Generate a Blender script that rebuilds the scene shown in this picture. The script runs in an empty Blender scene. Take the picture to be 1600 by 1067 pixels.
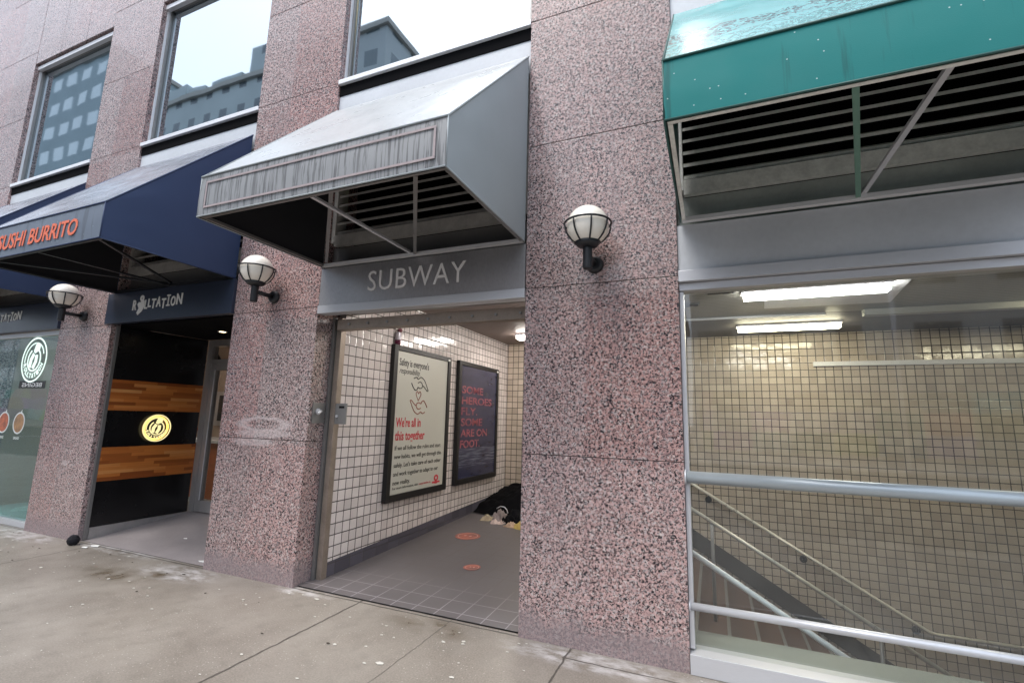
import bpy, bmesh, math, random
from mathutils import Vector, Matrix, noise as mnoise
R = math.radians
random.seed(7)
scene = bpy.context.scene
COL = scene.collection
# ------------------------------------------------------------------ camera
F_PX, YAW, PITCH, ROLL, DIST, HC = 743.567, 0.398405, 0.160275, 0.0259691, 3.357532, 1.5
cam_data = bpy.data.cameras.new('camera'); cam = bpy.data.objects.new('camera', cam_data); COL.objects.link(cam)
cam_data.sensor_width = 36.0; cam_data.lens = F_PX / 1600 * 36.0
cam_data.clip_start = 0.05; cam_data.clip_end = 1500
_f = Vector((-math.sin(YAW) * math.cos(PITCH), math.cos(YAW) * math.cos(PITCH), math.sin(PITCH)))
_r = Vector((math.cos(YAW), math.sin(YAW), 0)); _u = _r.cross(_f)
_r2 = _r * math.cos(ROLL) + _u * math.sin(ROLL); _u2 = -_r * math.sin(ROLL) + _u * math.cos(ROLL)
cam.matrix_world = Matrix(((_r2.x, _u2.x, -_f.x, 0), (_r2.y, _u2.y, -_f.y, -DIST), (_r2.z, _u2.z, -_f.z, HC), (0, 0, 0, 1)))
scene.camera = cam
# ------------------------------------------------------------------ world, sun, exposure
SUN_EL, SUN_AZ = R(62), R(205)      # azimuth measured clockwise from +y
world = bpy.data.worlds.new('World'); scene.world = world; world.use_nodes = True
wn = world.node_tree; wn.nodes.clear()
wo = wn.nodes.new('ShaderNodeOutputWorld'); wb = wn.nodes.new('ShaderNodeBackground')
sky = wn.nodes.new('ShaderNodeTexSky'); sky.sky_type = 'NISHITA'; sky.sun_disc = False
sky.sun_elevation = SUN_EL; sky.sun_rotation = SUN_AZ; sky.air_density = 1.0; sky.dust_density = 4.0; sky.ozone_density = 1.0
wm = wn.nodes.new('ShaderNodeMixRGB'); wm.inputs[0].default_value = 0.62; wm.inputs[2].default_value = (7.6, 8.3, 9.3, 1)
wn.links.new(sky.outputs[0], wm.inputs[1]); wn.links.new(wm.outputs[0], wb.inputs[0]); wb.inputs[1].default_value = 0.15
wn.links.new(wb.outputs[0], wo.inputs[0])
sd = bpy.data.lights.new('sun', 'SUN'); sd.energy = 1.0; sd.angle = R(25); sd.color = (1, 0.96, 0.9)
sun = bpy.data.objects.new('sun', sd); COL.objects.link(sun)
sdir = Vector((math.sin(SUN_AZ) * math.cos(SUN_EL), math.cos(SUN_AZ) * math.cos(SUN_EL), math.sin(SUN_EL)))
sun.rotation_euler = sdir.to_track_quat('Z', 'Y').to_euler(); sun.location = sdir * 60
vs = scene.view_settings; vs.view_transform = 'Standard'; vs.look = 'None'; vs.gamma = 1; vs.exposure = 0.92; vs.use_curve_mapping = False
try:
    scene.cycles.max_bounces = 8; scene.cycles.transparent_max_bounces = 12
    scene.cycles.sample_clamp_indirect = 6; scene.cycles.caustics_reflective = False; scene.cycles.caustics_refractive = False
except Exception: pass

# ------------------------------------------------------------------ material helpers
class NT:
    def __init__(s, name):
        s.m = bpy.data.materials.new(name); s.m.use_nodes = True; s.t = s.m.node_tree; s.t.nodes.clear()
        s.out = s.t.nodes.new('ShaderNodeOutputMaterial')
    def n(s, typ, **kw):
        nd = s.t.nodes.new('ShaderNode' + typ)
        for k, v in kw.items():
            if k.startswith('i_'):
                k = k[2:]; k = int(k) if k.isdigit() else k.replace('_', ' ')
                s.set(nd.inputs[k], v)
            else: setattr(nd, k, v)
        return nd
    def set(s, sock, v):
        if isinstance(v, bpy.types.NodeSocket): s.t.links.new(v, sock)
        elif isinstance(v, bpy.types.Node): s.t.links.new(v.outputs[0], sock)
        else:
            if isinstance(v, (tuple, list)) and len(v) == 3 and sock.type == 'RGBA': v = (*v, 1)
            sock.default_value = v
    def math(s, op, a, b=0.0, clamp=False):
        nd = s.t.nodes.new('ShaderNodeMath'); nd.operation = op; nd.use_clamp = clamp
        s.set(nd.inputs[0], a); s.set(nd.inputs[1], b); return nd.outputs[0]
    def mix(s, f, a, b, typ='MIX'):
        nd = s.t.nodes.new('ShaderNodeMixRGB'); nd.blend_type = typ
        s.set(nd.inputs[0], f); s.set(nd.inputs[1], a); s.set(nd.inputs[2], b); return nd.outputs[0]
    def pos(s): 
        return s.n('NewGeometry').outputs['Position']
    def scaled(s, vec, sc, loc=(0, 0, 0)):
        m = s.n('Mapping'); s.set(m.inputs['Vector'], vec); m.inputs['Scale'].default_value = sc; m.inputs['Location'].default_value = loc
        return m.outputs[0]
    def noise(s, vec, scale, detail=4, rough=0.55, dist=0.0):
        nd = s.n('TexNoise'); s.set(nd.inputs['Vector'], vec); nd.inputs['Scale'].default_value = scale
        nd.inputs['Detail'].default_value = detail; nd.inputs['Roughness'].default_value = rough; nd.inputs['Distortion'].default_value = dist
        return nd.outputs[0]
    def ramp(s, f, stops, interp='LINEAR'):
        nd = s.n('ValToRGB'); s.set(nd.inputs[0], f); cr = nd.color_ramp; cr.interpolation = interp
        while len(cr.elements) < len(stops): cr.elements.new(0.5)
        for e, (p, c) in zip(cr.elements, stops):
            e.position = p; e.color = (c, c, c, 1) if isinstance(c, (int, float)) else (*c, 1)
        return nd.outputs[0]
    def sep(s, vec):
        nd = s.n('SeparateXYZ'); s.set(nd.inputs[0], vec); return nd.outputs
    def bump(s, h, strength=0.3, dist=0.01):
        nd = s.n('Bump'); s.set(nd.inputs['Height'], h); nd.inputs['Strength'].default_value = strength; nd.inputs['Distance'].default_value = dist
        return nd.outputs[0]
    def pr(s, color, rough=0.5, metal=0.0, normal=None, coat=0.0, coat_rough=0.1, spec=0.5, emis=None, es=0.0, ior=1.5):
        b = s.n('BsdfPrincipled'); s.set(b.inputs['Base Color'], color); s.set(b.inputs['Roughness'], rough); s.set(b.inputs['Metallic'], metal)
        s.set(b.inputs['Coat Weight'], coat); s.set(b.inputs['Coat Roughness'], coat_rough); b.inputs['IOR'].default_value = ior
        b.inputs['Specular IOR Level'].default_value = spec
        if normal is not None: s.set(b.inputs['Normal'], normal)
        if emis is not None: s.set(b.inputs['Emission Color'], emis); b.inputs['Emission Strength'].default_value = es
        return b
    def done(s, sh): s.set(s.out.inputs['Surface'], sh.outputs[0] if isinstance(sh, bpy.types.Node) else sh); return s.m

def simple(name, col, rough=0.5, metal=0.0, var=0.12, scale=6.0, bump=0.1, bscale=60.0, rvar=0.12, stretch=(1, 1, 1), coat=0.0, spec=0.5):
    t = NT(name); p = t.scaled(t.pos(), stretch)
    n1 = t.noise(p, scale, 5); n2 = t.noise(p, bscale, 3)
    f = t.math('ADD', t.math('MULTIPLY', t.math('SUBTRACT', n1, 0.5), 2 * var), t.math('MULTIPLY', t.math('SUBTRACT', n2, 0.5), var))
    f = t.math('ADD', f, 1.0)
    c = t.n('VectorMath', operation='SCALE'); t.set(c.inputs[0], tuple(col)); t.set(c.inputs['Scale'], f)
    r = t.math('ADD', rough, t.math('MULTIPLY', t.math('SUBTRACT', n1, 0.5), rvar * 2), clamp=True)
    return t.done(t.pr(c.outputs[0], r, metal, t.bump(n2, bump, 0.004), coat=coat, spec=spec))

def emitter(name, col, st):
    t = NT(name); p = t.pos(); n1 = t.noise(p, 3.0, 2)
    e = t.n('Emission'); t.set(e.inputs[0], t.mix(t.math('MULTIPLY', n1, 0.15), col, tuple(x * 0.8 for x in col))); e.inputs[1].default_value = st
    return t.done(e)

def granite(name='pink_granite', rough=0.22):
    t = NT(name); p = t.pos()
    pv = t.n('VectorMath', operation='ADD'); t.set(pv.inputs[0], p)
    nn = t.n('TexNoise'); t.set(nn.inputs['Vector'], p); nn.inputs['Scale'].default_value = 80; nn.inputs['Detail'].default_value = 2
    sc = t.n('VectorMath', operation='SCALE'); t.set(sc.inputs[0], nn.outputs['Color']); sc.inputs['Scale'].default_value = 0.014
    t.set(pv.inputs[1], sc.outputs[0])
    v = t.n('TexVoronoi'); t.set(v.inputs['Vector'], pv.outputs[0]); v.inputs['Scale'].default_value = 85
    cr = t.sep(v.outputs['Color'])
    pink = t.ramp(cr[0], [(0.0, (0.34, 0.215, 0.205)), (0.3, (0.47, 0.295, 0.28)), (0.6, (0.56, 0.37, 0.345)), (0.85, (0.40, 0.345, 0.345)), (1.0, (0.66, 0.55, 0.52))])
    n3 = t.noise(p, 68, 2.5, 0.6, 1.0)
    big = t.noise(p, 4.5, 3)
    band = t.math('ABSOLUTE', t.math('SUBTRACT', n3, 0.5))
    thr = t.math('ADD', 0.024, t.math('MULTIPLY', big, 0.06))
    worm = t.math('LESS_THAN', band, thr)
    dark = t.math('MULTIPLY', worm, t.math('GREATER_THAN', t.noise(p, 50, 2), 0.485))
    dark = t.math('MAXIMUM', dark, t.math('GREATER_THAN', cr[1], 0.93))
    dk = t.mix(cr[2], (0.012, 0.010, 0.014), (0.04, 0.037, 0.043))
    c = t.mix(dark, pink, dk)
    s = t.sep(p); z = s[2]
    # each slab comes from its own block of stone
    slab = t.n('CombineXYZ'); t.set(slab.inputs[0], t.math('FLOOR', t.math('DIVIDE', t.math('ADD', s[0], 30.0), 1.62))); t.set(slab.inputs[1], t.math('FLOOR', t.math('DIVIDE', z, 1.2)))
    sn = t.n('TexWhiteNoise'); t.set(sn.inputs['Vector'], slab)
    hs = t.n('HueSaturation'); t.set(hs.inputs['Color'], c); t.set(hs.inputs['Value'], t.math('ADD', 0.88, t.math('MULTIPLY', sn.outputs['Value'], 0.2))); t.set(hs.inputs['Saturation'], t.math('ADD', 0.75, t.math('MULTIPLY', t.sep(sn.outputs['Color'])[1], 0.4)))
    c = hs.outputs[0]
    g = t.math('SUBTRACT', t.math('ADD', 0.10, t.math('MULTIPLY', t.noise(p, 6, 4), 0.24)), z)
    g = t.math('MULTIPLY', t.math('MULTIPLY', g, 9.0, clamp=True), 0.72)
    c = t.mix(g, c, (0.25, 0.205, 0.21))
    wv = t.noise(t.scaled(p, (9, 9, 0.5)), 1.0, 4)
    c = t.mix(t.math('MULTIPLY', t.math('SUBTRACT', wv, 0.52, clamp=True), 1.2), c, (0.24, 0.19, 0.20))
    # pale scrubbed patches where something was cleaned off the stone
    def scuff(cx, cz, rx, rz, ring):
        dx = t.math('DIVIDE', t.math('SUBTRACT', s[0], cx), rx); dz = t.math('DIVIDE', t.math('SUBTRACT', z, cz), rz)
        d = t.math('SQRT', t.math('ADD', t.math('MULTIPLY', dx, dx), t.math('MULTIPLY', dz, dz)))
        d = t.math('ADD', d, t.math('MULTIPLY', t.math('SUBTRACT', t.noise(p, 9, 3), 0.5), 0.5))
        if ring: return t.math('SUBTRACT', 1.0, t.math('MULTIPLY', t.math('ABSOLUTE', t.math('SUBTRACT', d, 0.8)), 3.4), clamp=True)
        return t.math('MULTIPLY', t.math('SUBTRACT', 1.0, d, clamp=True), 3.0, clamp=True)
    m = scuff(-3.98, 1.385, .36, .075, True)
    for q in ((-3.95, 1.30, .45, .045, False), (-7.18, .84, .075, .035, False), (-4.1, 1.22, .3, .05, False)): m = t.math('MAXIMUM', m, t.math('MULTIPLY', scuff(*q), 0.7))
    c = t.mix(t.math('MULTIPLY', m, 0.55), c, (0.66, 0.58, 0.58))
    r = t.math('ADD', rough, t.math('MULTIPLY', t.noise(p, 3, 4), 0.1))
    r = t.math('ADD', r, t.math('MULTIPLY', g, 0.5), clamp=True)
    return t.done(t.pr(c, r, 0, t.bump(t.noise(p, 1.1, 1), 0.06, 0.05), spec=0.35, coat=0.2, coat_rough=0.06))

def tiles(name, ax, size=0.1, c1=(0.74, 0.68, 0.66), c2=(0.64, 0.58, 0.56), grout=(0.05, 0.04, 0.035), off=(0, 0), gw=0.045):
    """ax: horizontal axis of the wall (0 = x, 1 = y)"""
    t = NT(name); p = t.pos(); s = t.sep(p)
    def axis(v, o):
        q = t.math('DIVIDE', t.math('ADD', v, o + 50.0), size)
        fr = t.math('FRACT', q); d = t.math('MINIMUM', fr, t.math('SUBTRACT', 1.0, fr)); return q, d
    qa, da = axis(s[ax], off[0]); qz, dz = axis(s[2], off[1])
    d = t.math('MINIMUM', da, dz)
    wob = t.math('MULTIPLY', t.math('SUBTRACT', t.noise(p, 30, 2), 0.5), 0.02)
    g = t.math('LESS_THAN', t.math('ADD', d, wob), gw)
    idv = t.n('CombineXYZ'); t.set(idv.inputs[0], t.math('FLOOR', qa)); t.set(idv.inputs[1], t.math('FLOOR', qz))
    wn_ = t.n('TexWhiteNoise'); wn_.noise_dimensions = '3D'; t.set(wn_.inputs['Vector'], idv)
    tc = t.mix(wn_.outputs['Value'], tuple(min(1, x * 1.05) for x in c1), c2); odd = t.math('GREATER_THAN', t.sep(wn_.outputs['Color'])[2], 0.965); tc = t.mix(t.math('MULTIPLY', odd, 0.35), tc, tuple(x * 0.6 for x in c2))
    dirt = t.math('MULTIPLY', t.math('SUBTRACT', t.noise(p, 2.2, 5), 0.45, clamp=True), 1.1)
    tc = t.mix(dirt, tc, tuple(x * 0.72 for x in c2))
    col = t.mix(g, tc, grout)
    h = t.ramp(d, [(0.0, 0.0), (gw, 0.2), (gw + 0.05, 1.0)])
    b1 = t.bump(h, 0.6, 0.002)
    # every tile sits at its own tiny angle
    nv = t.n('VectorMath', operation='SUBTRACT'); t.set(nv.inputs[0], wn_.outputs['Color']); nv.inputs[1].default_value = (0.5, 0.5, 0.5)
    ns = t.n('VectorMath', operation='SCALE'); t.set(ns.inputs[0], nv.outputs[0]); ns.inputs['Scale'].default_value = 0.035
    na = t.n('VectorMath', operation='ADD'); t.set(na.inputs[0], b1); t.set(na.inputs[1], ns.outputs[0])
    nn = t.n('VectorMath', operation='NORMALIZE'); t.set(nn.inputs[0], na.outputs[0])
    r = t.math('ADD', t.math('MULTIPLY', g, 0.6), 0.13, clamp=True)
    return t.done(t.pr(col, r, 0, nn.outputs[0]))

def glass(name, tint=(0.9, 0.93, 0.92), ior=1.5, dust=0.05, wob=0.0, dustcol=(0.5, 0.52, 0.5), wscale=0.8, mirror=0.0, refl=(0.95, 0.98, 1.0)):
    t = NT(name); p = t.pos()
    fr = t.n('Fresnel'); fr.inputs['IOR'].default_value = ior
    tr = t.n('BsdfTransparent'); t.set(tr.inputs[0], tint)
    gl = t.n('BsdfGlossy'); gl.inputs['Roughness'].default_value = 0.02; t.set(gl.inputs[0], refl)
    if wob > 0: t.set(gl.inputs['Normal'], t.bump(t.noise(p, wscale, 2), wob, 0.1))
    m = t.n('MixShader'); front = t.math('SUBTRACT', 1.0, t.n('NewGeometry').outputs['Backfacing']); t.set(m.inputs[0], t.math('MULTIPLY', front, t.math('ADD', mirror, t.math('MULTIPLY', fr.outputs[0], 1 - mirror), clamp=True))); t.set(m.inputs[1], tr.outputs[0]); t.set(m.inputs[2], gl.outputs[0])
    df = t.n('BsdfDiffuse'); t.set(df.inputs[0], dustcol)
    dn = t.math('MULTIPLY', t.noise(t.scaled(p, (1, 1, 0.6)), 2.5, 6, 0.65), dust * 2)
    m2 = t.n('MixShader'); t.set(m2.inputs[0], dn); t.set(m2.inputs[1], m.outputs[0]); t.set(m2.inputs[2], df.outputs[0])
    return t.done(m2)

M = {}
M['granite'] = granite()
M['joint'] = simple('stone_joint', (0.05, 0.035, 0.035), 0.8)
M['steel'] = simple('brushed_steel', (0.62, 0.63, 0.66), 0.38, 0.4, 0.12, 2.0, 0.08, 90, stretch=(0.3, 1, 3))
M['bright_alu'] = simple('bright_aluminium', (0.82, 0.83, 0.86), 0.35, 0.2, 0.08, 3)
M['dark_steel'] = simple('dark_steel', (0.26, 0.255, 0.25), 0.42, 0.55, 0.2, 2.0, 0.1, 40)
M['rust_steel'] = simple('stained_steel', (0.30, 0.25, 0.21), 0.5, 0.5, 0.35, 8.0, 0.2, 60)
M['panel_grey'] = simple('grey_painted_panel', (0.60, 0.63, 0.67), 0.4, 0.0, 0.15, 1.6, 0.05, 30)
M['panel_green'] = simple('weathered_panel', (0.48, 0.52, 0.49), 0.55, 0.1, 0.3, 3.0, 0.15, 30)
M['black'] = simple('black_gloss_panel', (0.008, 0.008, 0.009), 0.25, 0, 0.2, 3, 0.02)
M['black_matte'] = simple('black_matte', (0.006, 0.006, 0.007), 0.9, 0, 0.2, 3, 0.1, spec=0.05)
M['lamp_black'] = simple('black_cast_iron', (0.012, 0.014, 0.018), 0.45, 0, 0.3, 20, 0.2, 120)
M['louvre'] = simple('louvre_metal', (0.80, 0.82, 0.78), 0.55, 0.0, 0.35, 12, 0.2, 50)
M['louvre_dark'] = simple('louvre_metal_dark', (0.46, 0.45, 0.43), 0.55, 0.0, 0.35, 12, 0.2, 50)
M['frame_grey'] = simple('door_frame_aluminium', (0.44, 0.42, 0.41), 0.4, 0.5, 0.2, 10, 0.1, 60, stretch=(1, 1, .3))
M['white'] = simple('white_letter', (0.95, 0.95, 0.93), 0.4, 0, 0.04)
M['pale_letter'] = simple('brushed_letter', (0.93, 0.91, 0.90), 0.4, 0.0, 0.05)
M['orange_letter'] = simple('orange_letter', (0.75, 0.17, 0.09), 0.6, 0, 0.15, 20)
M['red_letter'] = simple('red_letter', (0.55, 0.03, 0.05), 0.5, 0, 0.05)
M['ink'] = simple('black_ink', (0.02, 0.018, 0.018), 0.5, 0, 0.1)
M['ink_brown'] = simple('brown_ink', (0.25, 0.07, 0.04), 0.5, 0, 0.1)
M['paper'] = simple('poster_paper', (0.54, 0.54, 0.48), 0.45, 0, 0.05, 1.5, 0.01)
M['poster_frame'] = simple('poster_frame_black', (0.008, 0.008, 0.009), 0.5, 0, 0.2)
M['tile_side'] = tiles('wall_tiles_side', 1, 0.1, off=(0.03, 0.02))
M['tile_back'] = tiles('wall_tiles_back', 0, 0.1, (0.58, 0.495, 0.41), (0.47, 0.395, 0.32), off=(0.03, 0.02), gw=0.05)
M['base_tile'] = tiles('skirting_tiles', 1, 0.2, (0.10, 0.095, 0.12), (0.08, 0.075, 0.095), (0.035, 0.03, 0.03), off=(0.0, 0.07), gw=0.015)
M['skirt_dark'] = simple('dark_skirting', (0.012, 0.010, 0.010), 0.6, 0, 0.3, 5, spec=0.2)
M['step'] = simple('stair_stone', (0.10, 0.055, 0.04), 0.5, 0, 0.35, 6, 0.2)
M['concrete_in'] = simple('inner_ledge_concrete', (0.24, 0.26, 0.23), 0.5, 0, 0.15, 4, 0.1)
M['rail_tube'] = simple('rail_grey_paint', (0.42, 0.47, 0.50), 0.35, 0.3, 0.08, 6, 0.05, 60)
M['rail_steel'] = simple('handrail_steel', (0.70, 0.67, 0.60), 0.3, 0.35, 0.1, 10)
M['ceil_brown'] = simple('corridor_ceiling_paint', (0.20, 0.155, 0.14), 0.6, 0, 0.15, 2)
M['ceil_dark'] = simple('inner_ceiling_dark', (0.11, 0.10, 0.095), 0.6, 0, 0.15, 2)
M['tube'] = emitter('fluorescent_tube', (1.0, 0.94, 0.87), 27)
M['tube_y'] = emitter('fluorescent_tube_yellow', (1.0, 0.88, 0.62), 21)
M['tube_soft'] = emitter('fluorescent_tube_soft', (1.0, .95, .90), 16)
M['ceiling_panel'] = simple('ceiling_panel_white', (0.80, 0.80, 0.84), 0.5, 0, 0.05)
M['shop_floor'] = simple('shop_floor', (0.34, 0.44, 0.44), 0.25, 0, 0.2, 2)
M['shop_wall'] = simple('shop_back_wall', (0.34, 0.25, 0.19), 0.6, 0, 0.3, 1.2)
M['brown_dark'] = simple('dark_brown_interior', (0.10, 0.045, 0.025), 0.6, 0, 0.4, 2)
M['timber'] = simple('counter_timber', (0.38, 0.11, 0.035), 0.45, 0, 0.3, 5, stretch=(1, 1, 6))
M['glass'] = glass('window_glass', (0.90, 0.93, 0.92), 1.75, 0.032, 0.02, (0.62, 0.62, 0.60))
M['glass_door'] = glass('door_glass', (0.93, 0.92, 0.90), 1.42, 0.01)
M['glass_shop'] = glass('shop_glass', (0.74, 0.90, 0.90), 1.6, 0.05, 0.05, (0.3, 0.5, 0.5))
M['glass_up'] = glass('upper_glass', (0.16, 0.24, 0.27), 2.3, 0.02, 0.018, (0.3, 0.4, 0.42), 0.7, 0.60, (0.68, 0.77, 0.83))
M['room'] = simple('upper_room', (0.10, 0.13, 0.14), 0.8, 0, 0.2, 1)

# slatted metal ceiling
t = NT('slatted_ceiling'); p = t.pos(); s = t.sep(p)
fr = t.math('FRACT', t.math('MULTIPLY', t.math('ADD', s[1], 20.0), 14.0))
ln = t.math('LESS_THAN', fr, 0.16)
c = t.mix(ln, (0.38, 0.38, 0.35), (0.16, 0.155, 0.14)); c = t.mix(t.math('MULTIPLY', t.noise(p, 2, 4), 0.4), c, (0.2, 0.19, 0.16))
M['ceil_slat'] = t.done(t.pr(c, 0.4, 0.2, t.bump(fr, 0.3, 0.01)))

# wood bands of glued strips
t = NT('strip_wood'); p = t.pos(); s = t.sep(p)
row = t.math('FLOOR', t.math('MULTIPLY', s[2], 26.0))
rn = t.n('TexWhiteNoise'); rn.noise_dimensions = '1D'; t.set(rn.inputs['W'], row)
seg = t.math('FLOOR', t.math('ADD', t.math('MULTIPLY', s[1], 2.6), t.math('MULTIPLY', rn.outputs['Value'], 7.0)))
cb = t.n('CombineXYZ'); t.set(cb.inputs[0], row); t.set(cb.inputs[1], seg)
w2 = t.n('TexWhiteNoise'); t.set(w2.inputs['Vector'], cb)
c = t.ramp(w2.outputs['Value'], [(0, (0.30, 0.075, 0.014)), (0.4, (0.58, 0.17, 0.034)), (0.75, (0.72, 0.24, 0.05)), (1, (0.88, 0.42, 0.14))])
g = t.noise(t.scaled(p, (1, 3, 60)), 2.0, 5)
c = t.mix(t.math('MULTIPLY', g, 0.45), c, (0.12, 0.03, 0.01))
M['wood'] = t.done(t.pr(c, 0.4, 0, t.bump(g, 0.15, 0.002)))

# corridor floor tiles
t = NT('corridor_floor_tiles'); p = t.pos(); s = t.sep(p)
def _ax(v, o, n=5.0):
    fr = t.math('FRACT', t.math('MULTIPLY', t.math('ADD', v, o + 40.0), n)); return t.math('MINIMUM', fr, t.math('SUBTRACT', 1.0, fr))
d = t.math('MINIMUM', _ax(s[0], 0.03), _ax(s[1], 0.06))
g = t.math('LESS_THAN', d, 0.022)
dirt = t.noise(p, 1.6, 5)
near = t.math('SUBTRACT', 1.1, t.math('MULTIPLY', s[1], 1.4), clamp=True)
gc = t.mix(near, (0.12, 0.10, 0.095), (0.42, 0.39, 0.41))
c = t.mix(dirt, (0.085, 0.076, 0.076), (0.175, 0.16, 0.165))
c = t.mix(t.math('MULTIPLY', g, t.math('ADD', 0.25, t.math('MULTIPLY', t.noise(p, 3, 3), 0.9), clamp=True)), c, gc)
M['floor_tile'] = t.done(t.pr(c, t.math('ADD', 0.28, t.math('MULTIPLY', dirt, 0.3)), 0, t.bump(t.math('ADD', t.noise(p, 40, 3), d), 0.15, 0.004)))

# sidewalk
t = NT('sidewalk_concrete'); p = t.pos(); s = t.sep(p)
big = t.noise(p, 0.9, 5, 0.6); fine = t.noise(p, 90, 4, 0.7); mid = t.noise(p, 7, 6, 0.6)
c = t.mix(t.ramp(big, [(0.36, 0.0), (0.64, 1.0)]), (0.165, 0.145, 0.12), (0.285, 0.26, 0.225))
c = t.mix(t.math('MULTIPLY', t.math('SUBTRACT', t.math('MULTIPLY', fine, 3.0), 1.1, clamp=True), 0.55), c, (0.42, 0.37, 0.33))
c = t.mix(t.math('MULTIPLY', t.math('SUBTRACT', mid, 0.5, clamp=True), 1.6), c, (0.15, 0.135, 0.115))
# pale specks of grit and salt
vv = t.n('TexVoronoi'); t.set(vv.inputs['Vector'], p); vv.inputs['Scale'].default_value = 52
sp = t.math('MULTIPLY', t.math('LESS_THAN', vv.outputs['Distance'], 0.16), t.math('GREATER_THAN', t.sep(vv.outputs['Color'])[0], 0.62))
sp = t.math('MULTIPLY', sp, t.math('GREATER_THAN', t.noise(p, 1.3, 3), 0.47))
c = t.mix(t.math('MULTIPLY', sp, 0.75), c, (0.62, 0.59, 0.54))
# white salt crust along the foot of the building, at places
def blob(cx, cy, rx, ry):
    dx = t.math('DIVIDE', t.math('SUBTRACT', s[0], cx), rx); dy = t.math('DIVIDE', t.math('SUBTRACT', s[1], cy), ry)
    return t.math('SUBTRACT', 1.0, t.math('SQRT', t.math('ADD', t.math('MULTIPLY', dx, dx), t.math('MULTIPLY', dy, dy))), clamp=True)
bl = blob(-4.65, -0.18, 0.55, 0.22)
for a in ((-7.6, -0.12, 0.9, 0.2), (-0.75, -0.12, 0.7, 0.16), (-5.9, 0.02, 0.9, 0.13), (-3.3, -0.02, 0.4, 0.10), (0.8, -0.1, 1.2, 0.1)): bl = t.math('MAXIMUM', bl, blob(*a))
salt = t.math('MULTIPLY', t.math('MULTIPLY', bl, 2.0, clamp=True), t.ramp(t.noise(t.scaled(p, (1, 2.2, 1)), 6, 6, 0.7), [(0.42, 0.0), (0.62, 1.0)]))
c = t.mix(t.math('MULTIPLY', salt, 0.8), c, (0.62, 0.60, 0.60))
wet = t.math('MAXIMUM', t.math('MAXIMUM', blob(-5.1, -0.45, 0.6, 0.2), blob(-1.9, -0.12, 0.5, 0.16)), blob(-4.75, -0.28, 0.2, 0.12))
wetm = t.math('MULTIPLY', wet, t.ramp(t.noise(p, 5, 4), [(0.4, 0.0), (0.6, 1.0)]))
c = t.mix(t.math('MULTIPLY', wetm, 1.1, clamp=True), c, (0.13, 0.105, 0.075))
# joints and the crack
wx = t.math('ADD', s[0], t.math('MULTIPLY', t.math('SUBTRACT', t.noise(p, 9, 4), 0.5), 0.035))
wy = t.math('ADD', s[1], t.math('MULTIPLY', t.math('SUBTRACT', t.noise(p, 7, 3), 0.5), 0.02))
def line(v, at, w, sharp=1.0): return t.math('SUBTRACT', 1.0, t.math('DIVIDE', t.math('ABSOLUTE', t.math('SUBTRACT', v, at)), w), clamp=True)
j = line(wx, -2.70, 0.011)
for a in (-6.35, -8.1, -0.93, 0.9, 2.7): j = t.math('MAXIMUM', j, line(wx, a, 0.008))
j = t.math('MAXIMUM', j, t.math('MULTIPLY', line(wx, -1.86, 0.006), 0.45))
onr = t.math('GREATER_THAN', s[0], -0.95)
j = t.math('MAXIMUM', j, t.math('MULTIPLY', line(wy, -0.14, 0.007), onr))
j = t.math('MAXIMUM', j, line(wy, 0.012, 0.010)); j = t.math('MAXIMUM', j, line(wy, -2.1, 0.008))
j = t.math('MULTIPLY', j, 2.2, clamp=True)
c = t.mix(t.math('MULTIPLY', j, 0.85), c, (0.055, 0.048, 0.04))
r = t.math('ADD', 0.16, t.math('MULTIPLY', t.noise(p, 2.2, 5), 0.55)); r = t.math('SUBTRACT', r, t.math('MULTIPLY', wetm, 0.25), clamp=True)
hgt = t.math('SUBTRACT', t.math('ADD', t.math('MULTIPLY', fine, 0.3), t.math('MULTIPLY', mid, 0.4)), t.math('MULTIPLY', j, 1.4))
M['sidewalk'] = t.done(t.pr(c, r, 0, t.bump(hgt, 0.55, 0.006)))
M['asphalt'] = simple('asphalt', (0.05, 0.05, 0.052), 0.6, 0, 0.2, 3, 0.4, 80)
M['kerb'] = simple('kerb_concrete', (0.32, 0.31, 0.29), 0.7, 0, 0.15, 3, 0.2, 60)
M['road_paint'] = simple('road_paint', (0.7, 0.7, 0.68), 0.6, 0, 0.2, 8)

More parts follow.
